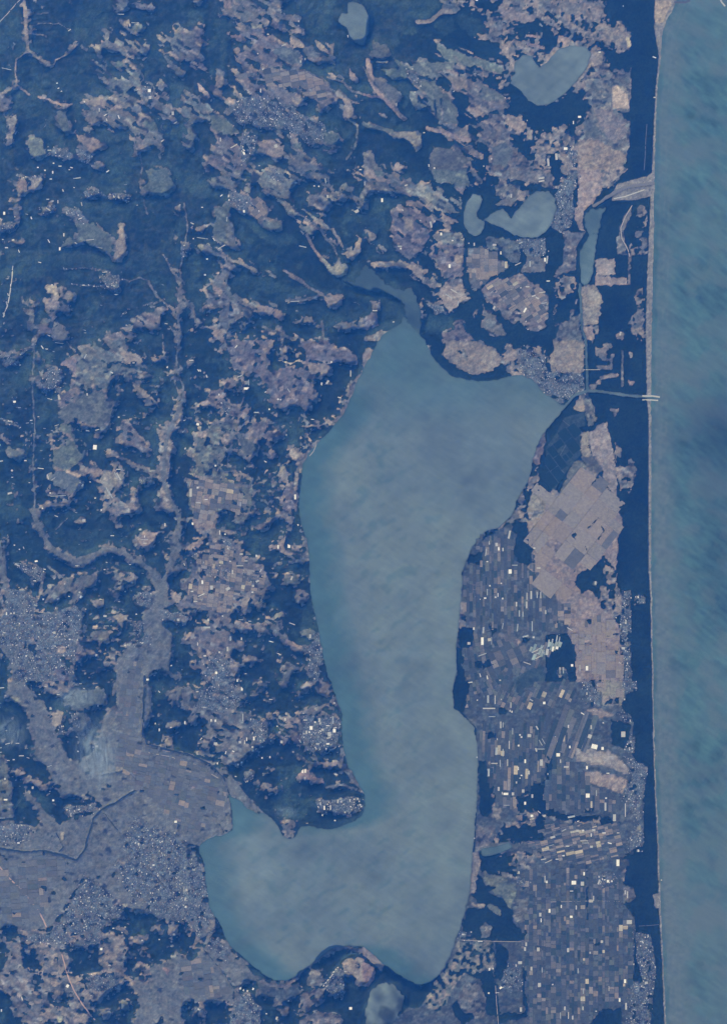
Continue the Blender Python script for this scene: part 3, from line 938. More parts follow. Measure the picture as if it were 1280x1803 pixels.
SPOTS = """
@0 0
600,720,12,14 703,775,8,28 745,812,25,8,-30 755,845,6,20,-20 840,825,8,30,-20 1055,640,24,24 1060,688,22,24 1220,800,18,28 355,1062,30,10 515,1190,25,8,20 855,108,60,6 920,180,8,25 975,168,100,4 1240,870,30,6,-30 435,1180,25,8 1155,990,40,8,-30 415,600,12,8,-30 425,635,14,6,-20 445,655,12,6,-20 60,498,80,4,12 500,225,60,4,-35 280,1190,14,8 390,1160,12,8
@1 0
720,318,40,8,-25 838,435,10,18 557,640,8,30 582,697,12,10 275,985,10,28 370,1030,60,8,-30 665,1030,26,26,-20 440,1080,14,25,-20 635,840,28,6,25 538,380,10,10 575,490,10,10 1170,265,8,20 610,245,16,8 780,885,16,8 625,880,10,8 505,990,12,16 550,1175,10,8 870,420,8,14 500,700,10,10 440,1060,20,8,30 825,155,8,12
@2 0
458,1170,12,20 498,1185,12,10 362,650,12,6 402,608,8,8 232,740,6,25 795,5,20,8 995,690,8,8 845,1172,8,10 900,1120,8,10 425,940,14,8 635,645,16,5,-40 1150,850,8,8
@3 0
75,1105,18,50,-5 18,1145,16,55,-5 140,1048,30,20 238,825,25,15 195,865,8,25 545,45,6,6 380,368,20,10 765,405,30,8,20 765,688,16,8
@0 1
45,312,16,24 105,497,20,10 430,558,12,24 345,275,40,8,35 362,297,14,10 555,65,60,8,-8 372,72,18,8 575,338,45,6,-20 825,880,40,6 373,808,16,12 540,515,24,8,35 235,345,8,20,-20 60,552,25,8 40,1020,10,30,-20 60,945,8,40,-15 97,740,6,20 88,815,6,20 350,1165,25,6,20 385,25,10,20 330,10,14,10 10,345,14,14 455,150,8,20,-20 585,245,6,30,-15 420,230,6,24 500,5,14,8 805,185,8,25,-30 840,190,8,25,-20 870,205,8,20,-20 740,720,50,5,-5 640,490,60,5,-5 700,545,60,6,10 770,15,30,8,-35 460,460,8,25 355,505,6,30,-30 145,575,6,24,-20 70,880,6,20,-15 112,330,8,10 290,655,30,5,12 600,815,16,8 760,820,30,6,15 920,375,..
@1 1
320,345,8,36,6 285,540,60,6,-30 170,742,16,12 1015,80,12,50,-12 1225,300,55,20,-30 1028,185,16,20 965,118,14,12 335,210,12,12 332,185,8,20 185,632,14,8 855,545,60,8,12 268,883,12,8 440,290,14,20 145,485,110,5,8 790,925,90,8,-2 90,490,10,8 75,378,40,5,25 460,228,12,10 410,210,10,10 380,150,8,10 935,118,12,8 150,268,16,6 1255,0,30,8 230,490,8,25,-30 545,290,10,16 805,90,16,14 285,185,24,6,-40
@2 1
475,385,14,50,-15 625,495,14,10 778,522,10,25 1038,180,12,30 1250,55,45,14,-10 1250,76,45,12,-10 605,675,18,28 635,850,60,8,30 600,885,70,8,30 665,940,10,40,8 918,968,16,26,25 1170,660,14,45 1105,510,30,10,-20 965,582,10,25 255,535,35,12 262,552,12,14 130,220,14,30 545,450,14,20 1135,985,14,40,30 1152,820,28,10 1255,860,50,8,-10 1195,885,30,8,-10 1222,900,28,12,25 1270,935,50,8,-10 920,525,30,14 1155,1120,10,8 1142,1065,10,12 1105,828,8,10 275,280,8,16,-30 8,95,10,30 740,515,8,10 1085,660,50,6,-25 105,150,8,10 300,105,25,8,-15 400,355,8,8 500,360,10,14 80,990,40,6 210,1072,16,8 1275,630,14,30 1040,840,24,6,30
@3 1
10,630,14,60,6 120,250,8,8 20,570,6,8 10,940,16,8 18,780,28,8 525,1150,14,30,15
@0 2
420,398,18,40,-20 680,752,30,36,5 415,1092,130,6,-3 360,1072,12,10 765,1060,10,70,-25 785,1085,10,60,-25 840,955,10,60,-30 820,945,8,50,-30 625,636,30,8,15 680,630,60,4,-15 310,50,8,30,-35 430,20,80,6,8 345,960,10,40,-20 370,980,70,4,-35 400,600,60,5,-20 80,1075,40,14,-15 845,540,14,10 792,225,24,8,25 910,1190,14,20 305,1180,12,12 605,110,10,40,30 618,378,8,20 346,335,12,8 20,850,40,8,-10 80,568,40,6 190,845,20,8 590,1020,14,20,40 680,1108,14,8 645,995,12,8 340,62,20,5 155,175,14,8 115,432,20,14 840,905,40,5 1185,190,14,14 100,915,14,14,-40 10,735,12,12 720,1192,12,14 570,1000,10,12 300,900,50,5,8
@1 2
385,42,8,30,40 475,295,8,45 462,338,50,18 680,412,14,12 698,415,12,10 986,310,14,28,10 1028,295,16,34,35 1190,235,8,45 124,212,8,20,-40 137,213,8,18,-30 182,253,8,24,-20 118,590,22,18,20 530,507,40,10 65,1070,20,60 118,1140,35,8 175,1118,25,6 415,1155,8,40 755,350,8,35,-35 800,1100,14,40 590,365,24,6,-30 240,880,14,14 410,250,40,8,-20 620,485,12,12 20,640,30,10,-25 30,760,10,14,20 590,850,30,6,30 1105,400,45,6,15 115,1035,16,16 75,140,40,5 925,555,30,4 740,665,8,14 1055,150,14,12 265,380,8,14 30,560,30,6,-20
@0 3
600,65,25,20 270,350,28,12,-10 578,605,22,22,30 415,618,22,14,-20 995,128,20,14 1020,200,60,5 1022,178,8,16 1025,225,30,6 1170,95,10,25 255,662,30,10,20 50,720,10,24 82,720,8,14 103,718,14,14 180,258,6,22,-25 388,855,18,18 495,902,14,10 400,1100,14,12 935,503,14,12 685,1015,14,20 35,855,20,8 430,1045,10,8 885,943,12,10 565,570,14,10 1258,765,20,20 890,565,12,10 720,618,30,6 770,805,60,6 410,35,30,6,20 910,5,16,8 190,1020,12,14 115,238,12,8 150,268,10,8 750,735,24,14 850,635,24,5 745,410,14,8 250,490,20,8 230,1052,8,10 0,1075,10,16 1215,1085,16,10 550,385,40,5 920,375,18,6 180,410,30,6,-10 325,408,18,6 800,172,30,6 970,722,12,8 312,620,10,14 195,705,10,10 1045,1185,24,14 140,385,14,6 460,512,10,10
@1 3
148,500,14,28 212,538,24,32 328,546,34,22,-30 76,565,22,10 100,635,30,7 180,817,55,16 422,302,26,14 455,350,28,6 412,384,50,7 360,428,8,30 558,418,8,30,30 535,493,28,14,-30 504,525,18,16 775,472,14,34,20 757,244,20,32 680,252,12,28 905,880,16,30 410,763,60,6 487,772,30,5 245,1137,20,20 308,162,12,10 345,897,12,35 267,993,14,14 165,1018,20,10 395,1190,12,20 190,765,18,20 530,310,14,20 820,97,12,12 80,90,14,22 270,150,8,35 328,262,10,12 635,915,40,5,15 685,1000,40,6,25 455,1140,16,5 425,895,10,20 140,590,60,4,-25 325,970,14,35 115,935,8,25 288,1085,10,12 290,738,10,8 968,942,8,8 22,375,6,20,-20 500,570,16,10 300,215,12,8 780,790,50,5,20
@2 3
842,838,16,50,3 835,915,22,60 900,912,6,60 775,827,14,20 978,808,8,45,8 1082,820,10,60,5 1138,880,50,14,-15 885,222,8,30 860,290,10,60,8 935,235,20,28 980,270,10,28 950,265,12,24 1030,425,26,34 870,570,8,50 1178,590,12,60 1220,590,10,50 1146,660,12,50 1075,655,8,35 1095,720,12,50 1185,810,10,80 740,930,24,20 835,1010,70,8,-20 1025,165,14,60,12 1195,888,16,14 1070,380,60,8 870,1170,8,30,-10 1150,1070,60,6,20 1205,985,8,50,65 1215,1005,8,50,65 1240,965,8,60,65 1225,1030,8,40,65 1255,985,8,40,-20 1270,960,8,40,-20 1270,1000,10,30,-20 888,525,12,12 855,612,18,10 968,508,10,10 785,602,8,10 928,605,12,8 978,615,10,14 1120,725,10,40 1148,600,4,60 1245,590,8,50 820,620,6,6 1200,260,16,12 945,590,8,30 870,355,14,8 820,1155,8,30,-15 960,1190,14,10 1230,400,30,8
@3 3
20,930,14,60,10 45,925,14,60,10 78,895,12,50,10 96,905,10,50,10 10,990,22,50,10 50,970,14,40,10 80,962,20,22,10 553,648,12,12 567,658,8,8 563,785,14,20 525,797,12,10 555,745,8,8 597,825,8,8 575,1072,8,8 185,1085,18,18 350,505,14,24 100,1120,10,50 125,1120,10,50 650,605,14,14 495,750,10,8 570,1040,6,6 600,610,8,12 545,965,30,20 170,830,50,5,30 240,1105,10,50 290,1105,20,36 0,710,10,30 10,700..
@0 4
685,455,24,16 40,685,12,16 45,830,28,12 135,1135,20,12 530,228,8,12 560,320,16,4,-35 22,40,45,5,-5 45,98,20,4 12,148,30,5 10,175,20,4 15,460,30,5,-10 165,515,40,5 75,550,35,5 70,430,40,4,-15 138,427,30,4 20,960,50,6 415,90,25,6 325,35,20,5 475,900,20,8 560,900,16,10 980,1145,14,20 580,10,25,5 600,45,16,5 695,170,8,14 290,85,14,6 240,745,14,25 1102,290,8,12 1208,320,14,8 25,1040,8,10 135,1010,12,10 505,945,14,6 640,870,8,10 350,595,50,6,-20 385,830,16,14 1240,985,20,16 365,185,16,20 560,485,12,10 110,543,16,8 20,490,30,4,-15 1130,335,10,24 1130,65,20,5,45
@1 4
432,250,10,60 242,435,30,20 240,275,14,20 210,272,10,18 705,425,20,30 852,627,14,30 871,627,12,30 868,683,12,28 912,325,25,30 880,355,16,25 970,270,18,30 976,294,12,16 1040,370,28,36 1035,395,30,10,-15 992,338,22,18 1065,270,12,60 1075,345,24,28 1030,310,28,8 1080,325,28,8,-15 958,437,24,12 1030,437,24,12 945,468,10,25,-25 1018,475,10,20 1062,475,44,8,-22 835,420,10,30,-30 978,855,8,30 962,882,8,18,-20 1005,888,12,34 1048,885,8,35 992,938,8,22 1100,835,14,40 1140,862,10,8 1186,835,8,20 1255,865,10,10 1150,920,12,14 1240,820,8,14 1215,850,8,10 870,270,30,8 312,500,8,25,20 365,490,20,8,25 400,585,14,18 425,570,12,20 502,485,16,14 510,400,12,28 500,460,14,14 465,700,8,14 560,340,30,8,45 255,573,10,16 28,285,10,25 427,45,14,34 1080,970,12,10 412,425,20,20 460,405,8,28 445,425,6,30 675,310,12,10 570,530,10,12 625,525,10,16 1085,645,24,10,10 900,355,14,14 940,285,14,14 112,70,20,8 635,122,40,6,5 160,180,40,4 385,660,14,10 730,265,12,20 1075,150,14,10 525,475,8,16,30 140,400,24,8,-40 1190,880,10,10 1225,885,8,8 1215,825,10,10 1250,840,8,12 1265,880,10,8 1240,870,8,6
@2 4
875,123,18,60 924,128,8,64 882,188,95,10 904,246,50,7 964,305,10,50 980,305,8,40 933,490,20,60,4 980,500,10,60 1024,445,8,60 878,640,20,60 960,575,8,55 1012,570,8,50 1136,560,12,28 1213,480,12,30,-20 1245,474,70,8 1088,612,8,25 1135,855,14,22 1183,945,22,20 1270,945,25,16,-20 1235,918,30,6,40 975,785,8,20 950,755,16,30 1186,805,14,28 1122,770,20,25 968,125,8,8 1043,212,10,16 1180,130,30,10,30 1270,150,20,20 1090,450,14,14 920,575,50,8 1006,870,48,6 1250,570,24,50 1050,790,20,24 1160,640,20,30 1048,350,8,50 1035,165,8,40 750,5,35,10,-10 800,130,10,8 1000,790,40,18 1100,375,12,10 1110,390,14,12 798,533,8,8 780,1103,8,8 1220,325,10,30,-30 1245,430,8,50,-30 1265,420,6,50,-30 1165,380,30,24 1075,710,10,16 1110,660,14,10 1100,680,8,10 1030,205,10,14 940,405,6,14
@3 4
296,802,32,32 484,958,24,54 560,905,8,100 343,457,50,36,15 88,515,30,26 75,405,10,50,-20 320,320,12,30 310,385,30,30,20 357,785,8,45 555,125,10,12 585,825,12,10 648,868,8,8 607,1113,14,8 652,1190,14,18 225,1050,26,18 265,1048,14,10 338,1045,26,18 320,1080,10,28 270,1120,60,7 280,1135,60,7 450,1137,34,8,15 155,1158,26,8 322,1162,22,18 180,950,60,16,-10 228,982,20,6,-20 290,605,14,25 160,315,10,25 170,460,14,20 545,370,34,44 438,645,24,8 540,30,8,8 105,560,8,28 15,650,6,14 595,275,8,16 290,85,8,20 315,125,6,10 345,155,8,8 655,722,8,8 614,768,8,8 588,468,8,14 575,440,8,10 600,425,14,8 610,470,14,8 600,550,8,10 425,820,14,12 400,470,20,24 30,1155,70,5,-15 410,1065,30,7 20,1185,80,6 420,880,14,60 145,600,40,14 405,290,12,8 260,225,30,8,30 510,1065,20,6 640,1160,8,8 50,1095,40,16,-15 130,1045,40,8,-30
@0 5
1230,580,20,18 718,680,20,18 480,942,22,24,30 865,563,12,10 805,532,16,8 345,643,20,6 195,622,8,8 535,570,14,6 775,795,20,8 160,1030,6,30,-10 25,1100,10,18 610,200,10,14 1005,620,10,10 1130,605,12,8 290,635,8,12 1085,90,16,10 1115,165,8,14,30 985,130,8,18,30 905,182,14,8 630,320,14,6,-30 650,385,14,8 645,1010,8,6 890,520,14,6 1020,85,8,8 930,120,10,8
@1 5
36,265,16,18 28,330,14,26,20 30,385,16,16 415,958,14,18,30 440,966,14,14,30 466,968,14,14,30 505,955,16,16,30 672,1155,14,22,20 755,1045,10,8 120,1105,12,12 1190,1085,24,20 1100,805,8,14,45 1085,820,8,14,45 1070,840,8,14,45 1060,860,8,14,45 1045,880,8,14,45 1030,900,8,14,45 1015,920,8,14,45 1000,940,8,12,45 600,1125,12,8 90,125,10,8 130,1110,16,8
@2 5
1242,440,18,30 1248,480,8,30 1143,648,14,30 1135,682,16,30 1228,685,22,30 1100,778,32,22 1073,798,12,18 1236,935,24,32 1106,1108,18,34 1255,830,8,40 1180,820,16,30 700,580,20,10 757,562,10,8 885,825,14,20 910,820,8,14 880,992,14,12 965,955,22,14,-35 1092,145,10,20 1275,190,8,50 1265,50,40,8,-12 820,628,40,6 940,990,30,4
@3 5
508,75,24,52 560,282,12,30 575,300,10,50 588,492,44,32 708,920,24,18 558,908,18,30 565,1085,14,50 337,325,8,36 198,215,38,30 258,222,28,32 182,274,26,8 270,152,12,25 110,383,10,24 27,413,16,30 180,455,22,18 158,690,18,32 313,708,10,14 228,836,10,40 677,798,12,12 698,845,8,8 620,790,8,12 395,630,20,20 190,1165,12,30 160,1150,8,50 135,1100,14,30 262,1100,8,30 520,1040,14,30 265,980,8,40 8,210,14,20 375,210,14,40,20 400,190,10,15 438,205,20,20 50,932,10,10 700,600,10,10 680,630,10,12 668,660,8,10 125,25,20,10 445,960,6,40 710,1028,12,10 685,1065,10,8 740,998,8,8 375,175,10,10 465,205,14,14 415,195,10,10 20,65,60,6,-25 80,50,24,8 355,1120,14,8 105,1150,8,50 215,390,10,30 720,590,8,20 698,888,8,8 770,810,8,14 755,960,10,10 640,945,14,6 815,198,10,8
"""
# cultivated districts: name; degrees; plot width, plot length (cells); tone; outline in cells
DISTRICTS = """
lakeside;0;5.5,11;dusk;820,985 838,948 880,938 920,925 938,960 942,1000 962,1028 985,1080 990,1105 900,1110 812,1100
shore_plot;-10;7,9;mixed;812,1110 868,1112 862,1170 838,1190 845,1235 812,1250 808,1180
middle_plot;24;6,12;mixed;880,1180 930,1165 990,1170 1012,1200 1012,1245 945,1240 900,1255 870,1240
orchard;2;6,15;dusk;842,1280 960,1272 1000,1300 960,1340 960,1400 920,1395 905,1420 872,1415 862,1380 862,1345 845,1335
strip_field;20;8,46;dusk;945,1242 1055,1252 1050,1290 1020,1330 990,1335 955,1325
slanted_field;-13;12,4.5;pale;930,1440 975,1448 1085,1452 1100,1480 1095,1508 1040,1520 960,1518 930,1490
grid_farm;0;7,8.5;dusk;925,1530 1000,1530 1095,1545 1100,1600 1112,1640 1114,1720 1105,1770 1058,1772 1050,1803 925,1803 918,1640 930,1600
reclaimed_field;38;34,24;calm;935,850 975,850 1035,812 1060,840 1085,880 1088,915 1080,960 1060,975 1010,1005 1000,1050 965,1035 940,1000 935,920 930,880
beach_farm;0;13,14;calm;1010,1110 1040,1080 1075,1085 1092,1130 1096,1200 1092,1240 1060,1240 1055,1190 1015,1180
northern_farm;-33;12,6;tan;835,505 870,480 900,488 958,515 972,535 970,570 940,565 915,560 880,530 860,505
triangle_farm;0;14,9;tan;822,440 855,436 898,463 870,490 832,510 824,480
plain_paddy;12;13,7;grey;205,1290 248,1305 300,1325 370,1350 400,1380 405,1440 380,1450 340,1470 300,1440 260,1400 230,1385 200,1340
west_paddy;-4;16,9;grey;10,1510 85,1506 120,1520 85,1600 60,1625 5,1625 5,1560
valley_paddy;8;12,8;grey;215,1160 250,1165 250,1280 225,1290 205,1260 215,1200
upland_farm;8;9,7;tan;350,965 400,960 425,980 455,1005 470,1035 430,1045 405,1075 375,1080 335,1060 325,1040 350,1010
town_farm;-12;14,8;tan;425,130 470,120 520,125 560,135 585,165 560,190 530,165 480,150 425,145
old_farm;10;11,8;tan;335,830 370,845 420,860 440,895 380,925 345,915 330,870
inland_plot;0;7,11;dusk;962,1345 1010,1340 1030,1370 1060,1395 1110,1405 1095,1425 960,1425 958,1390
village_plot;-24;10,12;dusk;870,1130 900,1120 930,1150 905,1180 880,1230 850,1240 845,1180
glasshouse_row;22;5,13;glass;932,1142 984,1117 990,1138 940,1166
checkered_field;-37;16,20;dark;966,772 998,745 1020,738 1024,790 1004,822 985,850 962,866 950,852 954,800
coastal_garden;0;9,9;pale;960,1060 1000,1060 1010,1100 975,1100
ridge_farm;-38;11,8;tan;438,350 455,345 478,370 460,395 440,385
south_paddy;-8;14,9;grey;325,1690 360,1680 405,1745 400,1758 340,1755 325,1740
"""

# districts where farms and woods are closely mixed
SEMI = """
@@
x 330,0 500,0 560,60 600,130 640,190 600,260 560,300 640,360 560,410 480,400 430,380 370,330 350,250 330,150
x 150,30 330,40 340,250 240,270 140,240 140,100
x 330,560 620,600 600,720 520,860 520,1000 480,1100 540,1260 440,1340 330,1300 330,1050 350,800
x 0,330 100,330 110,440 0,450
x 110,620 300,620 280,780 240,900 100,900 80,700
x 0,1640 320,1600 420,1720 430,1803 0,1803
x 0,1020 240,1000 200,1200 60,1220 0,1200
x 700,100 900,0 1100,0 1100,340 960,330 830,330 780,240
x 560,300 740,280 820,440 770,560 700,470 600,400
x 340,400 480,420 500,640 380,600 330,500
x 860,1380 1110,1400 1100,1560 880,1560
"""
ROADS = """
road;14;a;dark main road running down through the long town at the top;462,115 452,148 440,180 432,222 424,262 405,320
road;26;p;dashed pink road cutting straight across the western plain;0,1525 12,1540 24,1552 40,1566 56,1587 68,1602 78,1620 83,1632
road;22;p;pink road cutting through the south-western spurs;110,1680 117,1705 123,1725 132,1745 146,1768 160,1785 170,1792
road;18;w;broken white motorway strip in the western hills;26,470 23,500 20,522 16,540 9,560
track;16;g;pale dune track winding below the river mouth;1112,362 1100,382 1092,402 1094,420 1104,438 1108,452
track;12;r;wavy pale firebreak in the northern pine belt;1138,219 1136,245 1135,275 1133,300
track;10;g;pale straight lane across the southern grid farms;962,1588 1000,1587 1045,1586 1090,1587
lane;9;g;thin north-south lane beside the golf course wood;872,1735 874,1770 877,1803
lane;9;g;thin pale lane through the wood east of the golf course;812,1655 870,1657 925,1658
lane;10;r;thin lane through the southern pine belt;1124,1630 1145,1629 1162,1627
track;12;g;faint track in the northern corner woods;0,45 14,32 28,15 40,0
track;9;r;pale ride slanting down the checkered dark wood;962,806 978,820 992,832
track;7;r;pale ride running up the checkered dark wood;962,842 982,808 1000,776
track;7;r;upper pale ride across the checkered dark wood;990,740 1012,758
bridge;10;c;slim road bridge over the channel north of the outlet;1026,651 1040,651 1056,651
jetty;26;c;northern concrete jetty of the lake outlet;1130,697 1148,697 1161,699
jetty;22;c;southern concrete jetty of the lake outlet;1130,704 1146,704 1158,705
breakwater;34;s;dark curved breakwater off the northern headland;1186,4 1196,4 1206,4 1214,1
breakwater;26;c;pale straight breakwater in the top corner of the sea;1266,-4 1270,4 1276,11
embankment;20;w;pale sand spit curving across the river mouth;1080,350 1100,346 1120,339 1134,334
road;12;g;grey valley road beside the dark river;262,1325 300,1332 345,1346 385,1370
track;12;g;pale shore track along the north-west of the lake;557,783 552,795 545,803
railway;12;a;dark straight railway down the western valley;38,1215 62,1250 90,1300 112,1335 130,1355
railway;12;a;dark railway line slanting through the town on the plain;238,1500 262,1530 300,1575
"""

rng = np.random.default_rng(7)
random.seed(7)
M = 100                                     # cells of country beyond each edge of the survey
W, H = 1280 + 2 * M, 1803 + 2 * M
def wx(px): return (np.asarray(px, float) - OX) * CELL
def wy(py): return (OY - np.asarray(py, float)) * CELL
def put(o):
    scene.collection.objects.link(o)
    return o
def describe(o, label=None, cat=None, group=None, kind=None):
    for k, v in (('label', label), ('category', cat), ('group', group), ('kind', kind)):
        if v: o[k] = v
    return o

# ------------------------------------------------------------------ noise and rasters
def noise(w, h, cw, ch=None, seed=0):
    """smooth value noise in [0,1], lattice spacing cw x ch"""
    ch = ch or cw
    r = np.random.default_rng(seed)
    g = r.random((int(h / ch) + 4, int(w / cw) + 4)).astype(np.float32)
    x = np.arange(w) / cw + r.random(); y = np.arange(h) / ch + r.random()
    xi = x.astype(int); yi = y.astype(int)
    fx = (x - xi).astype(np.float32); fy = (y - yi).astype(np.float32)
    fx = fx * fx * (3 - 2 * fx); fy = (fy * fy * (3 - 2 * fy))[:, None]
    a = g[yi][:, xi]; b = g[yi][:, xi + 1]; c = g[yi + 1][:, xi]; d = g[yi + 1][:, xi + 1]
    return (a + (b - a) * fx) * (1 - fy) + (c + (d - c) * fx) * fy
def fbm(w, h, c, octaves, seed, gain=0.5):
    t = 0; amp = 1.0; s = 0
    for k in range(octaves):
        t = t + amp * noise(w, h, c / 2 ** k, seed=seed + 13 * k); s += amp; amp *= gain
    return t / s
def blur(a, r):
    for ax in (0, 1):
        p = np.pad(a, [(r + 1, r) if i == ax else (0, 0) for i in (0, 1)], mode='edge')
        cs = np.cumsum(p, axis=ax, dtype=np.float64)
        n = a.shape[ax]
        a = ((cs[2 * r + 1:2 * r + 1 + n] - cs[:n]) if ax == 0 else (cs[:, 2 * r + 1:2 * r + 1 + n] - cs[:, :n])).astype(np.float32) / (2 * r + 1)
    return a
def smooth(x, a, b):
    t = np.clip((x - a) / (b - a), 0, 1)
    return t * t * (3 - 2 * t)

YY, XX = np.mgrid[0:H, 0:W].astype(np.float32)
XX -= M - 0.5; YY -= M - 0.5
WARPX = (fbm(W, H, 16, 2, 11) - .5) * 5 + (fbm(W, H, 5, 2, 12) - .5) * 7.0
WARPY = (fbm(W, H, 16, 2, 21) - .5) * 5 + (fbm(W, H, 5, 2, 22) - .5) * 7.0

# plots: each district has its own bearing; hashed tones per plot
bearing = noise(W, H, 90, seed=53)
tone = np.ones((H, W), np.float32); hue = np.zeros((H, W), np.float32)
hash01 = np.zeros((H, W), np.float32)
upland = (YY + .35 * XX < 720 + 160 * (bearing - .5)) & (XX > 130) & (XX < 860)      # the long spurs of the upland all run down to the south-east
for k, ang in enumerate((-35, -12, 6, 24, -55, 33)):
    zone = upland if k == 5 else ((bearing >= k * .2) & (bearing < (k + 1) * .2) if k < 4 else bearing >= .8) & ~upland
    ca, sa = math.cos(math.radians(ang)), math.sin(math.radians(ang))
    xw = XX + WARPX * .85; yw = YY + WARPY * .85
    u = (xw * ca + yw * sa) / (15.0 if k == 5 else 8.5); v = (-xw * sa + yw * ca) / 5.0
    v = v + 0.37 * np.floor(u); iu = np.floor(u).astype(np.int64); iv = np.floor(v).astype(np.int64)
    hsh = ((iu * 73856093) ^ (iv * 19349663) ^ (k * 83492791)) & 0xffff
    hs = (hsh * 40503 & 0xffff) / 65535.0; hs2 = (hsh * 12347 & 0xffff) / 65535.0
    hash01[zone] = ((hsh * 7919 & 0xffff) / 65535.0)[zone]; tone[zone] = (0.60 + 0.84 * hs)[zone]; hue[zone] = (hs2 - .5)[zone]

def parse(text):
    ox = oy = 0.0; sc = 1.0
    for line in text.strip().splitlines():
        line = line.strip()
        if not line: continue
        if line == '@@': ox = oy = 0.0; sc = 1.0; continue
        if line[0] == '@':
            c, r = line[1:].split(); ox, oy, sc = 320 * int(c), 300 * int(r), 0.25; continue
        tok = line.split()
        if ',' in tok[0]: head, rest = '', tok
        else: head, rest = tok[0], tok[1:]
        pts = []
        for t in rest:
            v = t.split(',')
            try: v = [float(q) for q in v]
            except ValueError: continue
            if len(v) < 2: continue
            pts.append((v[0] * sc + ox, v[1] * sc + oy) + tuple(q * (sc if i < 2 else 1) for i, q in enumerate(v[2:])))
        yield head, pts
def inside(pts, x, y):
    m = np.zeros(x.shape, bool)
    n = len(pts)
    for i in range(n):
        x1, y1 = pts[i]; x2, y2 = pts[(i + 1) % n]
        if y1 == y2: continue
        c = ((y1 > y) != (y2 > y)) & (x < (x2 - x1) * (y - y1) / (y2 - y1) + x1)
        m ^= c
    return m
def near_line(pts, x, y, w):
    m = np.zeros(x.shape, bool)
    for (x1, y1), (x2, y2) in zip(pts, pts[1:]):
        dx, dy = x2 - x1, y2 - y1
        t = np.clip(((x - x1) * dx + (y - y1) * dy) / (dx * dx + dy * dy + 1e-9), 0, 1)
        m |= (x - x1 - t * dx) ** 2 + (y - y1 - t * dy) ** 2 < (w / 2) ** 2
    return m
def raster(pts, width=None, warp=1.0):
    """window and mask of a polygon or a line on the survey raster"""
    xs = [p[0] for p in pts]; ys = [p[1] for p in pts]
    pad = 9 + (width or 0)
    x0 = max(0, int(min(xs) + M - pad)); x1 = min(W, int(max(xs) + M + pad) + 1)
    y0 = max(0, int(min(ys) + M - pad)); y1 = min(H, int(max(ys) + M + pad) + 1)
    sl = (slice(y0, y1), slice(x0, x1))
    x = XX[sl] + WARPX[sl] * warp; y = YY[sl] + WARPY[sl] * warp
    p2 = [(p[0], p[1]) for p in pts]
    return sl, (near_line(p2, x, y, width) if width else inside(p2, x, y))

# ------------------------------------------------------------------ land cover raster
CODE = {c: i for i, c in enumerate('fsotgypumdcbk')}
cover = np.zeros((H, W), np.int8)
fid = np.zeros((H, W), np.int16)            # which traced field a cell belongs to
# thin, patchy broadleaf wood among the dark conifers of the hills
scrubby = (fbm(W, H, 50, 5, 31, .6) > .54) & (XX < 720)
cover[scrubby] = CODE['s']
vein = np.abs(fbm(W, H, 80, 5, 32, .55) - .5)
vein2 = np.abs(fbm(W, H, 36, 4, 34, .6) - .5)
cover[((vein < .009) | (vein2 < .010)) & (XX < 760)] = CODE['s']
cover[(vein < .0036) & (XX < 640) & (noise(W, H, 30, seed=33) > .35)] = CODE['o']
cover[(vein2 < .0030) & (XX < 640) & (noise(W, H, 24, seed=35) > .55)] = CODE['g']
fields = []
valley = np.zeros((H, W), bool)              # narrow valley floors stay open
for head, pts in parse(LAND):
    if len(pts) < 2: continue
    c = head[0]
    width = float(head[2:]) if '-' in head else None
    if not width and len(pts) < 3: continue
    warp = 1.0 if c in 'fsotgcm' else 0.45
    if c in 'by' or (c == 'd') or c == 'k': warp = 0.25
    if width: warp = 0.45
    sl, m = raster(pts, width, warp)
    cover[sl][m] = CODE[c]; valley[sl][m] = bool(width)
    k = 0
    if c in 'otgy' and not (width and width < 4):
        fields.append((c, pts)); k = len(fields)
    fid[sl][m] = k
isf = cover <= 1
# mottled ground: scattered copses, rough grass and small plots
n1 = fbm(W, H, 9, 3, 41); n2 = fbm(W, H, 13, 3, 42); n3 = fbm(W, H, 6, 2, 43)
mm = cover == CODE['m']
cover[mm & (n1 < .42)] = CODE['f']; cover[mm & (n1 >= .42) & (n2 > .52)] = CODE['t']; cover[mm & (n1 >= .42) & (n2 <= .52)] = CODE['o']
cc = cover == CODE['c']
cover[cc & (n3 > .58)] = CODE['f']; cover[cc & (n3 <= .58) & (n3 > .44)] = CODE['g']; cover[cc & (n3 <= .36)] = CODE['t']
uu = cover == CODE['u']
cover[uu & (n1 < .30)] = CODE['f']
ca, sa = math.cos(math.radians(33)), math.sin(math.radians(33))
long_n = fbm(900, 1500, 6, 3, 47, .6)
fl = long_n[np.clip(((-XX * sa + YY * ca) / 1.15 + 700).astype(int), 0, 1499), np.clip(((XX * ca + YY * sa) / 4.0 + 120).astype(int), 0, 899)]
# little copses and hedges that break up the open upland
cover0 = cover.copy()
op = ((cover == CODE['o']) | (cover == CODE['p'])) & (XX < 640)
op |= (cover == CODE['o']) & upland
cover[op & upland & (long_n[np.clip(((-XX * sa + YY * ca) / 1.0 + 700).astype(int), 0, 1499), np.clip(((XX * ca + YY * sa) / 3.5 + 150).astype(int), 0, 899)] < .32)] = CODE['f']
cover[op & ((fbm(W, H, 7, 2, 44) < np.where(cover == CODE['p'], .12, .17)) | (hash01 < np.where(cover == CODE['p'], .015, .07)))] = CODE['f']
# clearings in the woods of the hills
cl = (cover <= 1) & (XX < 560) & (YY > 560) & (fbm(W, H, 8, 3, 45) > .735)
cover[cl] = CODE['o']; fid[cl] = 0
cover[valley] = cover0[valley]
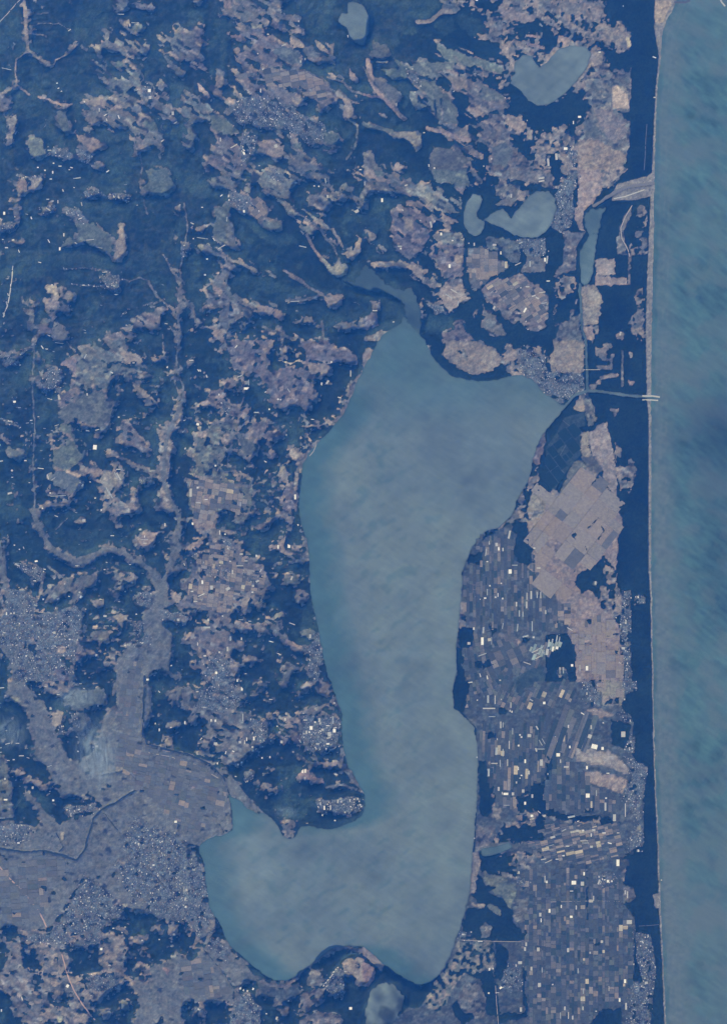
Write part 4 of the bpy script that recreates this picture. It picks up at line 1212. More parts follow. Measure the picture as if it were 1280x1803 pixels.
# ragged fringe where farms have eaten into the western woods
opn = blur((cover > 1).astype(np.float32), 9)
semi = np.zeros((H, W), bool)
for head, pts in parse(SEMI):
    sl, m = raster(pts); semi[sl] |= m
fn = fbm(W, H, 8, 3, 46, .65)
fn = np.where(upland, fl * .75 + fn * .25, fn)
part = (cover <= 1) & semi & (opn > .06) & (opn < .95) & (hash01 * .5 + .5 * fn > .67 - .42 * opn)
cover[part] = np.where(hash01[part] < .42, CODE['s'], np.where((hue[part] > .15), CODE['t'], CODE['o'])); fid[part] = 0
fringe = (cover <= 1) & (opn > .22) & (opn < .9) & (hash01 * .6 + .4 * fn > .70 - .36 * opn) & ((XX < 620) | ((XX > 760) & (XX < 965) & (YY > 500) & (YY < 640)) | ((XX > 640) & (XX < 800) & (YY < 560) & (opn > .45)))
cover[fringe] = CODE['o']; fid[fringe] = 0
fid[(cover == CODE['f']) | (cover == CODE['u'])] = 0

# ------------------------------------------------------------------ water raster
water = np.zeros((H, W), np.int16)
waters = []
for head, pts in parse(WATER):
    if ';' in head: nm = head.split(';')[1]; width = None
    else: nm, width = head.split('-')[0], float(head.split('-')[1])
    sl, m = raster(pts, width, 1.15 if nm in ('river_arm', 'southern_pond', 'lagoon') else 0.5 if width is None and nm != 'sea' else (0.35 if nm != 'sea' else 0.3))
    m &= water[sl] == 0
    waters.append(nm)
    water[sl][m] = len(waters)
def mirror(a):
    """carry the country on beyond the traced edge"""
    core = a[M:-M, M:-M]
    return np.pad(core, M, mode='reflect')
keep_sea = water == waters.index('sea') + 1
cover = mirror(cover); fid2 = fid.copy(); fid[:] = 0; fid[M:-M, M:-M] = fid2[M:-M, M:-M]
water = mirror(water)
wild = np.ones_like(water, bool); wild[M:-M, M:-M] = False
water[wild & (XX > 1190)] = waters.index('sea') + 1
water[wild & (XX > 1190)] = waters.index('sea') + 1
iswater = (water > 0).astype(np.float32)
cover[(water > 0)] = CODE['p']; fid[water > 0] = 0

# ------------------------------------------------------------------ colours of the land (albedo, with hill relief painted into the woods)
BASE = {'f': PAL_f, 's': PAL_s, 'o': PAL_o, 't': PAL_t, 'g': PAL_g, 'y': PAL_y, 'p': PAL_p, 'u': PAL_u, 'm': PAL_o, 'd': PAL_d, 'c': PAL_g, 'b': PAL_b, 'k': PAL_k}
lut = np.array([BASE[c] for c in 'fsotgypumdcbk'], np.float32)
col = lut[cover]
big = fbm(W, H, 60, 3, 51)[..., None] - .5
fine = fbm(W, H, 3, 2, 52)[..., None] - .5
tone0 = tone.copy()
strength = np.array([0, .0, 1, .55, .35, .2, .55, .9, 1, .9, .6, 0, .25], np.float32)[cover]
tone = 1 + (tone - 1) * strength
col = col * tone[..., None]
col[..., 0] *= 1 + .25 * hue * strength; col[..., 2] *= 1 - .22 * hue * strength
open_ = (cover > 1)[..., None]
FIELDTONE = rng.normal(1, .13, (len(fields) + 1, 3)).astype(np.float32) * .35 + rng.normal(1, .15, (len(fields) + 1, 1)).astype(np.float32) * .65
FIELDTONE[0] = 1
col = col * FIELDTONE[fid]
patch = fbm(W, H, 7, 3, 56, .65)[..., None] - .5
col = col * np.where(open_, 1 + big * .5 + fine * .9 + patch * .75, 1)
# some plots stand dark: ploughed, hedged or under young trees
dark = (tone0 < .67) & ((cover == CODE['o']) | (cover == CODE['u']) | ((cover == CODE['p']) & (tone0 < .62)))
col[dark] *= .33
lightp = (tone0 > 1.36) & ((cover == CODE['o']) | (cover == CODE['g']))
col[lightp] *= 1.45
# broadleaf and conifer stands, then hill relief drawn in lighter and darker tones
stand = fbm(W, H, 34, 5, 54)[..., None] - .5
wcol = col * (1 + stand * 1.5 + fine * .55)
relief_rills = 1 - np.abs(fbm(W, H, 9, 3, 57, .6) * 2 - 1)
wcol = wcol * (.72 + .5 * relief_rills[..., None])
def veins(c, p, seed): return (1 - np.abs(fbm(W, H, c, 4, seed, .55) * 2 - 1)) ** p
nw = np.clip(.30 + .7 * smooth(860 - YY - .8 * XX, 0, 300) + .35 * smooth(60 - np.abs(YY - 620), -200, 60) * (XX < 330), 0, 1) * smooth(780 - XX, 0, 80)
relief_veins = np.clip(.9 * veins(34, 22, 58) + .8 * veins(14, 16, 59) + .35 * veins(6, 9, 60), 0, 1) * nw
pale_blotch = np.clip((fbm(W, H, 22, 5, 64, .65) - .5) * 3.2, 0, 1) * nw
wcol = wcol + (np.array(PAL_g, np.float32) - wcol) * (.24 * relief_veins + .05 * pale_blotch)[..., None]  # relief shading of the hills put into canopy colour, with paler valley grass
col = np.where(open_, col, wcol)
tx = fbm(W, H, 4, 2, 55)
urb = (cover == CODE['u'])
col[urb] *= (0.25 + 1.6 * rng.random((int(urb.sum()), 1))).astype(np.float32)
dk = (cover == CODE['d'])
col[dk] *= (0.6 + .8 * tx[dk])[:, None]
col = np.clip(col, 0.004, .9)

# ------------------------------------------------------------------ vertex lattice, one vertex every two cells
S = 2
NX, NY = W // S + 1, H // S + 1
def lattice(a, mode='mean'):
    p = np.pad(a.astype(np.float32), [(1, 3), (1, 3)] + [(0, 0)] * (a.ndim - 2), mode='edge')
    return (p[0:2 * NY:2, 0:2 * NX:2] + p[1:2 * NY + 1:2, 0:2 * NX:2] + p[0:2 * NY:2, 1:2 * NX + 1:2] + p[1:2 * NY + 1:2, 1:2 * NX + 1:2]) / 4
vx = ((np.arange(NX) * S - M) - OX) * CELL
vy = (OY - (np.arange(NY) * S - M)) * CELL
VX, VY = np.meshgrid(vx, vy)
PXv, PYv = np.meshgrid(np.arange(NX) * S - M, np.arange(NY) * S - M)
wood_f = lattice(isf2 := (cover <= 1))
water_f = lattice(blur(iswater, 1))
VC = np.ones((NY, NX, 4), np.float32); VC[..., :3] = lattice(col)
woodcol = col.copy()
gl = ~(cover <= 1)
woodcol[gl] = np.array(PAL_f, np.float32) * .9
VC[..., :3] *= (1 + .32 * (rng.random((NY, NX, 1)) - .5) * (lattice(open_.astype(np.float32)) + .2))
WC = np.ones((NY, NX, 4), np.float32); WC[..., :3] = lattice(woodcol) * (1 + .5 * (rng.random((NY, NX, 1)) - .5))

# ------------------------------------------------------------------ relief
env = blur(wood_f, 5)
west = smooth(860 - PXv, 0, 200).astype(np.float32)
rid = 1 - np.abs(fbm(NX, NY, 42, 5, 61, .55) * 2 - 1)
rid2 = 1 - np.abs(fbm(NX, NY, 15, 3, 62, .6) * 2 - 1)
hills = (rid * 110 + rid2 * 60) * smooth(env, .25, .95) * west
roll = fbm(NX, NY, 30, 4, 63) * 26 * (0.35 + .65 * west)
land_h = 9 + roll + hills
near_w = np.clip(blur(water_f, 4) * 1.6, 0, 1)
land_h = 5 + (land_h - 5) * (1 - near_w) ** 1.2
G = np.where(water_f > .5, (0.5 - water_f) * 40, land_h * np.clip(1 - 2 * water_f, 0, 1)).astype(np.float32)
def ground_at(px, py):
    gx = (np.asarray(px, float) + M) / S; gy = (np.asarray(py, float) + M) / S
    gx = np.clip(gx, 0, NX - 1.001); gy = np.clip(gy, 0, NY - 1.001)
    ix = gx.astype(int); iy = gy.astype(int); fx = gx - ix; fy = gy - iy
    return (SURF[iy, ix] * (1 - fx) + SURF[iy, ix + 1] * fx) * (1 - fy) + (SURF[iy + 1, ix] * (1 - fx) + SURF[iy + 1, ix + 1] * fx) * fy

# ------------------------------------------------------------------ mesh makers
def make_mesh(name, verts, faces, colors=None, nside=4, smooth_=False):
    me = bpy.data.meshes.new(name)
    nv, nf = len(verts), len(faces)
    me.vertices.add(nv); me.vertices.foreach_set('co', np.ascontiguousarray(verts, np.float32).ravel())
    me.loops.add(nf * nside); me.loops.foreach_set('vertex_index', np.ascontiguousarray(faces, np.int32).ravel())
    me.polygons.add(nf); me.polygons.foreach_set('loop_start', np.arange(0, nf * nside, nside, dtype=np.int32))
    me.polygons.foreach_set('loop_total', np.full(nf, nside, np.int32))
    me.update(calc_edges=True)
    me.polygons.foreach_set('use_smooth', np.full(nf, smooth_))
    if colors is not None:
        ca = me.color_attributes.new('cover', 'FLOAT_COLOR', 'POINT')
        ca.data.foreach_set('color', np.ascontiguousarray(colors, np.float32).ravel())
    return me
def sheet(name, cells, z, colors, mat, parent=None, x0=0, y0=0, smooth_=True):
    """a sheet of lattice cells (boolean window) at heights z (window, one larger)"""
    iy, ix = np.nonzero(cells)
    if not len(iy): return None
    hh, ww = z.shape
    a = iy * ww + ix
    q = np.stack([a + ww, a + ww + 1, a + 1, a], 1)
    used, inv = np.unique(q.ravel(), return_inverse=True)
    uy, ux = used // ww, used % ww
    co = np.stack([vx[ux + x0], vy[uy + y0], z[uy, ux]], 1)
    me = make_mesh(name, co, inv.reshape(q.shape), colors[uy + y0, ux + x0], smooth_=smooth_)
    me.materials.append(mat)
    o = bpy.data.objects.new(name, me); put(o)
    if parent: o.parent = parent
    return o

# ------------------------------------------------------------------ materials
def material(name, rough=0.9, spec=0.1):
    m = bpy.data.materials.new(name); m.use_nodes = True
    b = m.node_tree.nodes['Principled BSDF']
    b.inputs['Roughness'].default_value = rough
    b.inputs['Specular IOR Level'].default_value = spec
    return m, m.node_tree, b
def cover_material(name, scale, amount, bump, rough=.95):
    m, t, b = material(name, rough, .05)
    at = t.nodes.new('ShaderNodeAttribute'); at.attribute_name = 'cover'
    geo = t.nodes.new('ShaderNodeNewGeometry')
    n = t.nodes.new('ShaderNodeTexNoise'); n.inputs['Scale'].default_value = scale; n.inputs['Detail'].default_value = 5
    n.inputs['Roughness'].default_value = .65
    t.links.new(geo.outputs['Position'], n.inputs['Vector'])
    mr = t.nodes.new('ShaderNodeMapRange')
    mr.inputs['From Min'].default_value = .3; mr.inputs['From Max'].default_value = .7
    mr.inputs['To Min'].default_value = 1 - amount; mr.inputs['To Max'].default_value = 1 + amount
    t.links.new(n.outputs['Fac'], mr.inputs['Value'])
    mul = t.nodes.new('ShaderNodeVectorMath'); mul.operation = 'SCALE'
    t.links.new(at.outputs['Color'], mul.inputs[0]); t.links.new(mr.outputs[0], mul.inputs['Scale'])
    t.links.new(mul.outputs[0], b.inputs['Base Color'])
    bp = t.nodes.new('ShaderNodeBump'); bp.inputs['Strength'].default_value = .5; bp.inputs['Distance'].default_value = bump
    t.links.new(n.outputs['Fac'], bp.inputs['Height']); t.links.new(bp.outputs[0], b.inputs['Normal'])
    return m
MAT_LAND = cover_material('open_land', 1 / 45., .22, 4)
MAT_WOOD = cover_material('tree_canopy', 1 / 38., .35, 22)
MAT_WATER = cover_material('silty_water', 1.0, .07, 1.5, .6)
def wind_rows(m, ang, along, across):
    """stretch the water's noise into rows lying along the wind"""
    t = m.node_tree
    n = next(x for x in t.nodes if x.type == 'TEX_NOISE'); g_ = next(x for x in t.nodes if x.type == 'NEW_GEOMETRY')
    mp = t.nodes.new('ShaderNodeMapping'); mp.vector_type = 'TEXTURE'
    mp.inputs['Rotation'].default_value = (0, 0, math.radians(ang)); mp.inputs['Scale'].default_value = (along, across, 200)
    t.links.new(g_.outputs['Position'], mp.inputs['Vector']); t.links.new(mp.outputs[0], n.inputs['Vector'])
    n.inputs['Detail'].default_value = 3
wind_rows(MAT_WATER, -32, 420, 75)
def flat_mat(name, c, rough=.8, vary=.15):
    m, t, b = material(name, rough, .3)
    geo = t.nodes.new('ShaderNodeNewGeometry')
    n = t.nodes.new('ShaderNodeTexNoise'); n.inputs['Scale'].default_value = 1 / 12.; n.inputs['Detail'].default_value = 3
    t.links.new(geo.outputs['Position'], n.inputs['Vector'])
    mr = t.nodes.new('ShaderNodeMapRange'); mr.inputs['To Min'].default_value = 1 - vary; mr.inputs['To Max'].default_value = 1 + vary
    t.links.new(n.outputs['Fac'], mr.inputs['Value'])
    mul = t.nodes.new('ShaderNodeVectorMath'); mul.operation = 'SCALE'; mul.inputs[0].default_value = c
    t.links.new(mr.outputs[0], mul.inputs['Scale']); t.links.new(mul.outputs[0], b.inputs['Base Color'])
    return m
MAT_WHITE = flat_mat('white_roof_sheeting', (.8, .78, .72))
MAT_PALE = flat_mat('weathered_roof_sheeting', (.42, .42, .40))
MAT_FILM = flat_mat('greenhouse_film', (.34, .37, .38), .4)
MAT_WALL = flat_mat('rendered_wall', (.5, .47, .42))
MAT_ROAD = flat_mat('asphalt', (.10, .10, .11))
MAT_TRACK = flat_mat('pale_gravel', (.36, .33, .30))
MAT_PINK = flat_mat('bare_earth_cutting', (.42, .29, .24))
MAT_RIDE = flat_mat('grassy_ride', (.10, .11, .12))
MAT_CONC = flat_mat('concrete', (.40, .40, .38))
MAT_STONE = flat_mat('dark_armour_stone', (.07, .07, .08))

# ------------------------------------------------------------------ ground, water
wet = lattice(blur(iswater, 2))
deep = (wet[:-1, :-1] > .98) & (wet[1:, :-1] > .98) & (wet[:-1, 1:] > .98) & (wet[1:, 1:] > .98)
g = sheet('ground', ~deep, G, VC, MAT_LAND)
describe(g, 'rolling coastal lowland of farmland and low hills round the large lake', None, None, 'structure')
# country beyond the survey: one dull sheet to the horizon, and open sea to the east
def big_plane(name, x0, x1, y0, y1, z, c, mat, lab):
    co = np.array([(x0, y0, z), (x1, y0, z), (x1, y1, z), (x0, y1, z)], np.float32)
    me = make_mesh(name, co, np.array([[0, 1, 2, 3]]), np.array([list(c) + [1]] * 4)); me.materials.append(mat)
    describe(put(bpy.data.objects.new(name, me)), lab, None, None, 'structure')
big_plane('terrain', -64000, 6600, -64000, 64000, -45, PAL_s, MAT_LAND, 'wooded country running on to the horizon inland')
big_plane('ocean', 6600, 64000, -64000, 64000, -45, PAL_sea, MAT_WATER, 'open ocean running on to the eastern horizon')

wid = water[np.clip(np.arange(NY - 1) * S + 1, 0, H - 1)][:, np.clip(np.arange(NX - 1) * S + 1, 0, W - 1)]
wid_d = wid.copy()
for _ in range(2):                          # let each water reach under its own banks
    for dy, dx in ((0, 1), (1, 0), (0, -1), (-1, 0)):
        sh = np.roll(wid_d, (dy, dx), (0, 1)); wid_d = np.where(wid_d == 0, sh, wid_d)
first = {}
streak = fbm(NX, NY, 22, 4, 71)
# wind streaks: noise stretched along a bearing
def streaks(ang, lw, ww_, seed):
    ca, sa = math.cos(math.radians(ang)), math.sin(math.radians(ang))
    u = (PXv * ca + PYv * sa); v = (-PXv * sa + PYv * ca)
    nz = fbm(1200, 1600, 5, 3, seed)
    ui = np.clip(((u - u.min()) / lw).astype(int), 0, 1199); vi = np.clip(((v - v.min()) / ww_).astype(int), 0, 1599)
    return nz[vi, ui]
st1 = blur(streaks(24, 3.4, 1.5, 72), 1); st2 = streaks(40, 4.0, 1.1, 73); st3 = blur(streaks(-32, 3.6, 1.5, 74), 1)
soft = fbm(NX, NY, 55, 3, 75)
LK, TEAL, SILT, SEA, SEAB = [np.array(c, np.float32) for c in (PAL_lake, PAL_teal, PAL_silt, PAL_sea, PAL_seab)]
wcolv = np.ones((NY, NX, 4), np.float32)
lakec = LK + (SILT - LK) * (smooth(soft, .35, .7) * .8)[..., None]
lk_mask = (water == waters.index('large_lake') + 1)
lkv = (lk_mask[np.clip(np.arange(NY) * S, 0, H - 1)][:, np.clip(np.arange(NX) * S, 0, W - 1)]).astype(np.float32)
cs = np.cumsum(np.pad(1 - lkv, [(0, 0), (40, 0)], mode='edge'), axis=1)
landw = blur((cs[:, 40:] - cs[:, :-40]) / 40.0, 4)             # how much land lies within 80 cells to the west
st3b = streaks(-38, 5.0, 1.8, 174)
shade = np.clip(landw * 1.5 + .55 * (st3 - .5) + .35 * (st3b - .5), 0, 1) * smooth(PYv, 620, 720) * smooth(landw, .02, .3)
shade = np.maximum(shade, .45 * smooth(st3, .52, .78) * smooth(700 + 260 * soft - PXv, 0, 160))
shade = np.maximum(shade, smooth(-PYv, -790, -640) * .75)
shade = np.clip(shade + .45 * (streak - .5), 0, 1)[..., None]
lakec = lakec * (1 - shade) + TEAL * shade
mott = fbm(NX, NY, 9, 3, 93)
blob = np.exp(-(((PXv - 440) / 60.) ** 2 + ((PYv - 1550) / 80.) ** 2)) * (.5 + fbm(NX, NY, 18, 3, 92))
lakec = lakec + np.array([.035, .045, .045], np.float32) * blob[..., None]
lakec *= (1 + .22 * (mott - .5) + .20 * (st1 - .5) + .18 * (st3b - .5) + .36 * (soft - .5) + .36 * (streak - .5))[..., None]
shore_pts = np.array([(0, 1190), (60, 1166), (200, 1155), (400, 1151), (600, 1147), (850, 1146), (1000, 1146), (1200, 1150), (1400, 1155), (1600, 1163), (1803, 1173)], float)
sx = np.interp(PYv[:, 0], shore_pts[:, 0], shore_pts[:, 1])[:, None]
off = PXv - sx
wob = (fbm(NX, NY, 14, 3, 76) - .5) * 22
band = smooth(off + wob, 2, 7) * (1 - smooth(off + wob, 20, 52 + 18 * soft)) * (0.45 + .55 * smooth(PYv, 300, 1000))
lines = smooth(np.sin((off + wob * .2) * .8), .2, 1) * (1 - smooth(off, 24, 34)) * .45
band = np.clip((band + lines * .6) * (.5 + .9 * (fbm(NX, NY, 9, 4, 80, .65) - .25)), 0, .85)
plume = np.clip(smooth(streaks(30, 6, 4.5, 77), .42, .7) * .5 + smooth(soft, .45, .8) * .35 + .3 * smooth(PYv, 1350, 1650) + .25 * (streak - .5), 0, 1)
seac = SEA * (1 + .85 * (st2 - .5) + .5 * (soft - .5) + .25 * (streak - .5) + .35 * (mott - .5) + .10 * (rng.random((NY, NX)) - .5))[..., None]
seac = seac * (1 - plume[..., None]) + (SEAB * .8 + SEA * .2) * plume[..., None]
seac = seac * (1 - band[..., None]) + SEAB * band[..., None] * (1 + .5 * (fbm(NX, NY, 3, 2, 78) - .5))[..., None]
inner = ((1 - smooth(off, 3, 8)) * .5 * smooth(fbm(NX, NY, 8, 2, 79), .35, .6))[..., None]
seac = seac * (1 - inner) + TEAL * .8 * inner
dark_bay = (np.exp(-(((PXv - 1275) / 75.) ** 2 + ((PYv - 765) / 75.) ** 2)) + .45 * np.exp(-(((PXv - 1290) / 70.) ** 2 + ((PYv - 960) / 120.) ** 2)))[..., None]
seac = seac * (1 - np.clip(dark_bay, 0, 1) * .55)
WATER_LABEL = {
 'large_lake': ('lake', 'long silty grey-blue lake filling the middle of the country'),
 'river_arm': ('river_arm', 'pale marshy arm where the valleys drain into the top of the large lake'),
 'pond': ('pond', 'small grey notched reservoir among hills near the top of the view'),
 'bay_lake': ('lake', 'heart-shaped grey lake beside the bright yellow field near the coast'),
 'small_lake': ('lake', 'narrow curved lake just west of the round lake'),
 'round_lake': ('lake', 'rounded pale lake with a forked western shore beside a village'),
 'lagoon': ('lagoon', 'wide pale lagoon just below the river mouth'),
 'long_lagoon': ('lagoon', 'long tapering lagoon behind the coastal pine belt'),
 'southern_pond': ('lake', 'pale frosted lake below the southern tip of the large lake'),
 'reservoir': ('reservoir', 'small teal pond east of the large lake near its lower end'),
 'sea': ('sea', 'blue-green sea with pale surf bars along a straight beach'),
 'channel': ('river', 'thin tidal channel joining the long lagoon to the lake outlet'),
 'outlet': ('river', 'straight walled outlet channel running from the large lake to the sea'),
 'mouth': ('river', 'pale river mouth opening to the sea above the lagoon'),
 'river': ('river', 'dark embanked river winding across the grey plain'),
 'canal': ('canal', 'straight dark drainage canal crossing the grey plain'),
 'stream': ('river', 'dark looping stream on the grey plain'),
}
pale = (LK * .6 + SILT * .4) * (1 + .5 * (st1[..., None] - .5) + .6 * (streak[..., None] - .5) + .5 * (st3b[..., None] - .5))
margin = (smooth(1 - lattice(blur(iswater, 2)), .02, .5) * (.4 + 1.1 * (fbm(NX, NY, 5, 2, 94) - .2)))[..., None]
for k, nm in enumerate(waters):
    m = wid_d == k + 1
    if not m.any(): continue
    c = {'sea': seac, 'large_lake': lakec}.get(nm)
    if c is None: c = pale
    if nm in ('lagoon', 'long_lagoon', 'reservoir', 'channel', 'mouth'): c = (pale * .45 + TEAL * .45) * (.75 + .5 * streak[..., None])
    if nm == 'southern_pond': c = pale * (.25 + 1.25 * blur(streaks(62, 5, 2.2, 96), 1) * smooth(fbm(NX, NY, 12, 3, 97), .2, .5))[..., None]
    if nm == 'river_arm': c = (pale * .28 + TEAL * .36) * (.5 + .9 * streak[..., None])
    if nm in ('outlet',): c = pale * .7 + TEAL * .2
    if nm in ('river', 'canal', 'stream'): c = np.broadcast_to(np.array(PAL_canal, np.float32), pale.shape)
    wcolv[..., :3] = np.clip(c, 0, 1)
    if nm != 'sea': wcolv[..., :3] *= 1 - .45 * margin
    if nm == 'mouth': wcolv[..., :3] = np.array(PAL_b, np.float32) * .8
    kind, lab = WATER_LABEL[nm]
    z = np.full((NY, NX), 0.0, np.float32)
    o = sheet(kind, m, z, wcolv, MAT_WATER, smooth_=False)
    describe(o, lab, None, None, 'structure')

# ------------------------------------------------------------------ woods
LIFT = 11.0
canopy = (fbm(NX, NY, 2.2, 2, 81) - .5) * 20 + (fbm(NX, NY, 6, 2, 82) - .5) * 10
wf = lattice((cover <= 1).astype(np.float32) * (1 - iswater))
WZ = G + (wf * 2 - 1) * LIFT + canopy * np.clip(wf * 2 - 1, 0, 1)
anyw = (wf[:-1, :-1] > .25) | (wf[1:, :-1] > .25) | (wf[:-1, 1:] > .25) | (wf[1:, 1:] > .25)
SURF = np.maximum(np.maximum(G, WZ), 0)
# connected stands, found on a coarse lattice
core = (wf[:-1, :-1] + wf[1:, :-1] + wf[:-1, 1:] + wf[1:, 1:]) / 4 > .62
B = 2
ch, cw = core.shape[0] // B, core.shape[1] // B
cm = core[:ch * B, :cw * B].reshape(ch, B, cw, B).mean((1, 3)) >= .5
lab = np.zeros((ch, cw), np.int32); nlab = 0; sizes = [0]
todo = cm.copy()
for sy, sx_ in zip(*np.nonzero(cm)):
    if lab[sy, sx_]: continue
    nlab += 1; n = 0; stack = [(int(sy), int(sx_))]; lab[sy, sx_] = nlab
    while stack:
        y, x = stack.pop(); n += 1
        for yy, xx in ((y + 1, x), (y - 1, x), (y, x + 1), (y, x - 1)):
            if 0 <= yy < ch and 0 <= xx < cw and cm[yy, xx] and not lab[yy, xx]:
                lab[yy, xx] = nlab; stack.append((yy, xx))
    sizes.append(n)
sizes = np.array(sizes)
order = [k for k in np.argsort(-sizes) if k and sizes[k] >= 9][:200]
L2 = np.zeros(core.shape, np.int32)
L2[:ch * B, :cw * B] = np.repeat(np.repeat(lab, B, 0), B, 1)
for _ in range(3):
    for dy, dx in ((0, 1), (1, 0), (0, -1), (-1, 0)):
        sh = np.roll(L2, (dy, dx), (0, 1)); L2 = np.where((L2 == 0) & anyw, sh, L2)
keep = np.zeros(nlab + 1, bool); keep[order] = True

# ------------------------------------------------------------------ landmarks for descriptions
MARKS = [('the notched reservoir', 625, 45), ('the heart-shaped lake', 965, 135), ('the round lake', 930, 385), ('the river mouth', 1110, 335),
 ('the bright yellow coastal field', 1092, 172), ('the long lagoon', 1035, 455), ('the marshy lake arm', 690, 510), ('the top of the large lake', 700, 640),
 ('the lake outlet channel', 1080, 695), ('the bulging western lakeshore', 535, 840), ('the checkered dark field', 985, 760), ('the wide tan reclaimed fields', 1010, 920),
 ('the hill fields round a small copse', 150, 780), ('the cross-shaped pale fields', 105, 530), ('the spearhead-shaped tan clearing', 213, 425), ('the winding grey valley', 200, 975),
 ('the central upland villages', 400, 1010), ('the eastern lakeshore village', 870, 1040), ('the white-roofed factory rows', 960, 1140), ('the coastal hamlet among pines', 1100, 1090),
 ('the plume of smoke', 160, 1330), ('the lakeside depot of white halls', 565, 1290), ('the peninsula village', 610, 1415), ('the town on the grey plain', 290, 1540),
 ('the strip fields', 990, 1290), ('the southern beach village', 1130, 1700), ('the golf course', 820, 1690), ('the ring-shaped pond', 631, 1700),
 ('the southern grid of farm plots', 1010, 1660), ('the western beach-ridge town', 30, 1180), ('the triangle of tan farmland', 850, 470), ('the north-western valley fork', 50, 100),
 ('the white-roofed hilltop village', 265, 165), ('the long town along the dark road', 450, 180), ('the bend of the western shore', 560, 1130), ('the south-western wooded spurs', 60, 1680),
 ('the pine belt behind the beach', 1140, 820), ('the lower lake bay on the south-west', 420, 1560), ('the striped green valley', 780, 190), ('the scrubby northern hills', 150, 60)]
DIRS = ['east', 'north-east', 'north', 'north-west', 'west', 'south-west', 'south', 'south-east']
ORD = ['', 'second ', 'third ', 'fourth ', 'fifth ', 'sixth ', 'seventh ', 'eighth ', 'ninth ', 'tenth ', 'eleventh ', 'twelfth ']
used = {}
def where(px, py, stem):
    best = min(MARKS, key=lambda m: (m[1] - px) ** 2 + (m[2] - py) ** 2)
    a = math.degrees(math.atan2(-(py - best[2]), px - best[1])) % 360
    d = DIRS[int((a + 22.5) // 45) % 8]
    return best[0], d, math.hypot(px - best[1], py - best[2])
def ranked(items):
    """items: (object, px, py, stem); labels by look, landmark, bearing and rank of distance"""
    groups = {}
    for it in items:
        mk, d, r = where(it[1], it[2], it[3])
        groups.setdefault((it[3], mk, d), []).append((r, it))
    for (stem, mk, d), lst in groups.items():
        lst.sort(key=lambda q: q[0])
        for i, (r, it) in enumerate(lst):
            if len(lst) == 1: s = f"{stem} {d} of {mk}"
            else: s = f"{stem}, {ORD[min(i, 11)]}nearest {d} of {mk}"
            s = s.replace(' lying east-west', ' lying crosswise') if len(s.split()) > 16 else s
            if len(s.split()) > 16: s = s.replace(' lying crosswise', '').replace(' lying north-south', ', upright')
            it[0]['label'] = s

# the woods as objects
items = []
for k in order:
    ys, xs = np.nonzero(L2 == k)
    if len(ys) < 6: continue
    y0, y1, x0, x1 = ys.min(), ys.max() + 1, xs.min(), xs.max() + 1
    cells = (L2[y0:y1, x0:x1] == k) & anyw[y0:y1, x0:x1]
    o = sheet('forest' if sizes[k] > 400 else 'woodland', cells, WZ[y0:y1 + 1, x0:x1 + 1], WC, MAT_WOOD, None, x0, y0)
    if o is None: continue
    px, py = xs.mean() * S - M, ys.mean() * S - M
    size = 'broad dark forest' if sizes[k] > 1500 else 'large dark wood' if sizes[k] > 400 else 'middling dark wood' if sizes[k] > 90 else 'small dark wood' if sizes[k] > 25 else 'tiny dark copse'
    asp = max(x1 - x0, y1 - y0) / max(1, min(x1 - x0, y1 - y0))
    if asp > 2.4: size = size.replace('dark', 'long dark')
    describe(o, size, 'forest' if sizes[k] > 400 else 'wood', 'woods and copses between the fields', 'stuff')
    items.append((o, px, py, size))
ranked(items)
rest = anyw & ~keep[L2]
o = sheet('copses', rest, WZ, WC, MAT_WOOD)
describe(o, 'hedgerow trees and tiny copses scattered between fields and houses', 'trees', None, 'stuff')

# ------------------------------------------------------------------ traced fields: raised sheets that follow the ground
farm = describe(put(bpy.data.objects.new('farmland', None)), 'irregular fields of tan stubble and dull grass between the woods', None, None, 'structure')
areas = np.bincount(fid.ravel(), minlength=len(fields) + 1)
rank = [k for k in np.argsort(-areas) if k and areas[k] > 14]
solo, restf = rank[:300], rank[300:]
boxes = {}
fy, fx_ = np.nonzero(fid)
fv = fid[fy, fx_]
ordr = np.argsort(fv, kind='stable'); fy, fx_, fv = fy[ordr], fx_[ordr], fv[ordr]
st = np.searchsorted(fv, np.arange(len(fields) + 2))
def field_sheet(sel, name, k0):
    ys = np.concatenate([fy[st[k]:st[k + 1]] for k in sel]); xs = np.concatenate([fx_[st[k]:st[k + 1]] for k in sel])
    y0, y1 = max(0, ys.min() // S - 2), min(NY - 2, ys.max() // S + 2); x0, x1 = max(0, xs.min() // S - 2), min(NX - 2, xs.max() // S + 2)
    win = np.zeros(((y1 - y0 + 2) * S, (x1 - x0 + 2) * S), np.float32)
    win[ys - y0 * S + 1, xs - x0 * S + 1] = 1
    win = blur(win, 1)
    fr = (win[0::2, 0::2] + win[1::2, 0::2] + win[0::2, 1::2] + win[1::2, 1::2]) / 4
    fr = fr[:y1 - y0 + 1, :x1 - x0 + 1]
    z = G[y0:y1 + 1, x0:x1 + 1] + (fr * 2 - 1) * 4.0
    c = (fr[:-1, :-1] > .15) | (fr[1:, :-1] > .15) | (fr[:-1, 1:] > .15) | (fr[1:, 1:] > .15)
    return sheet(name, c, z, FC, MAT_LAND, farm, x0, y0)
FC = VC.copy()
for k in solo: field_sheet([k], 'field', k)
if restf:
    o = field_sheet(restf, 'field_scraps', 0); describe(o, None, None, None, 'stuff')
SURF = np.maximum(SURF, np.where(lattice((fid > 0).astype(np.float32)) > .4, G + 4, 0))

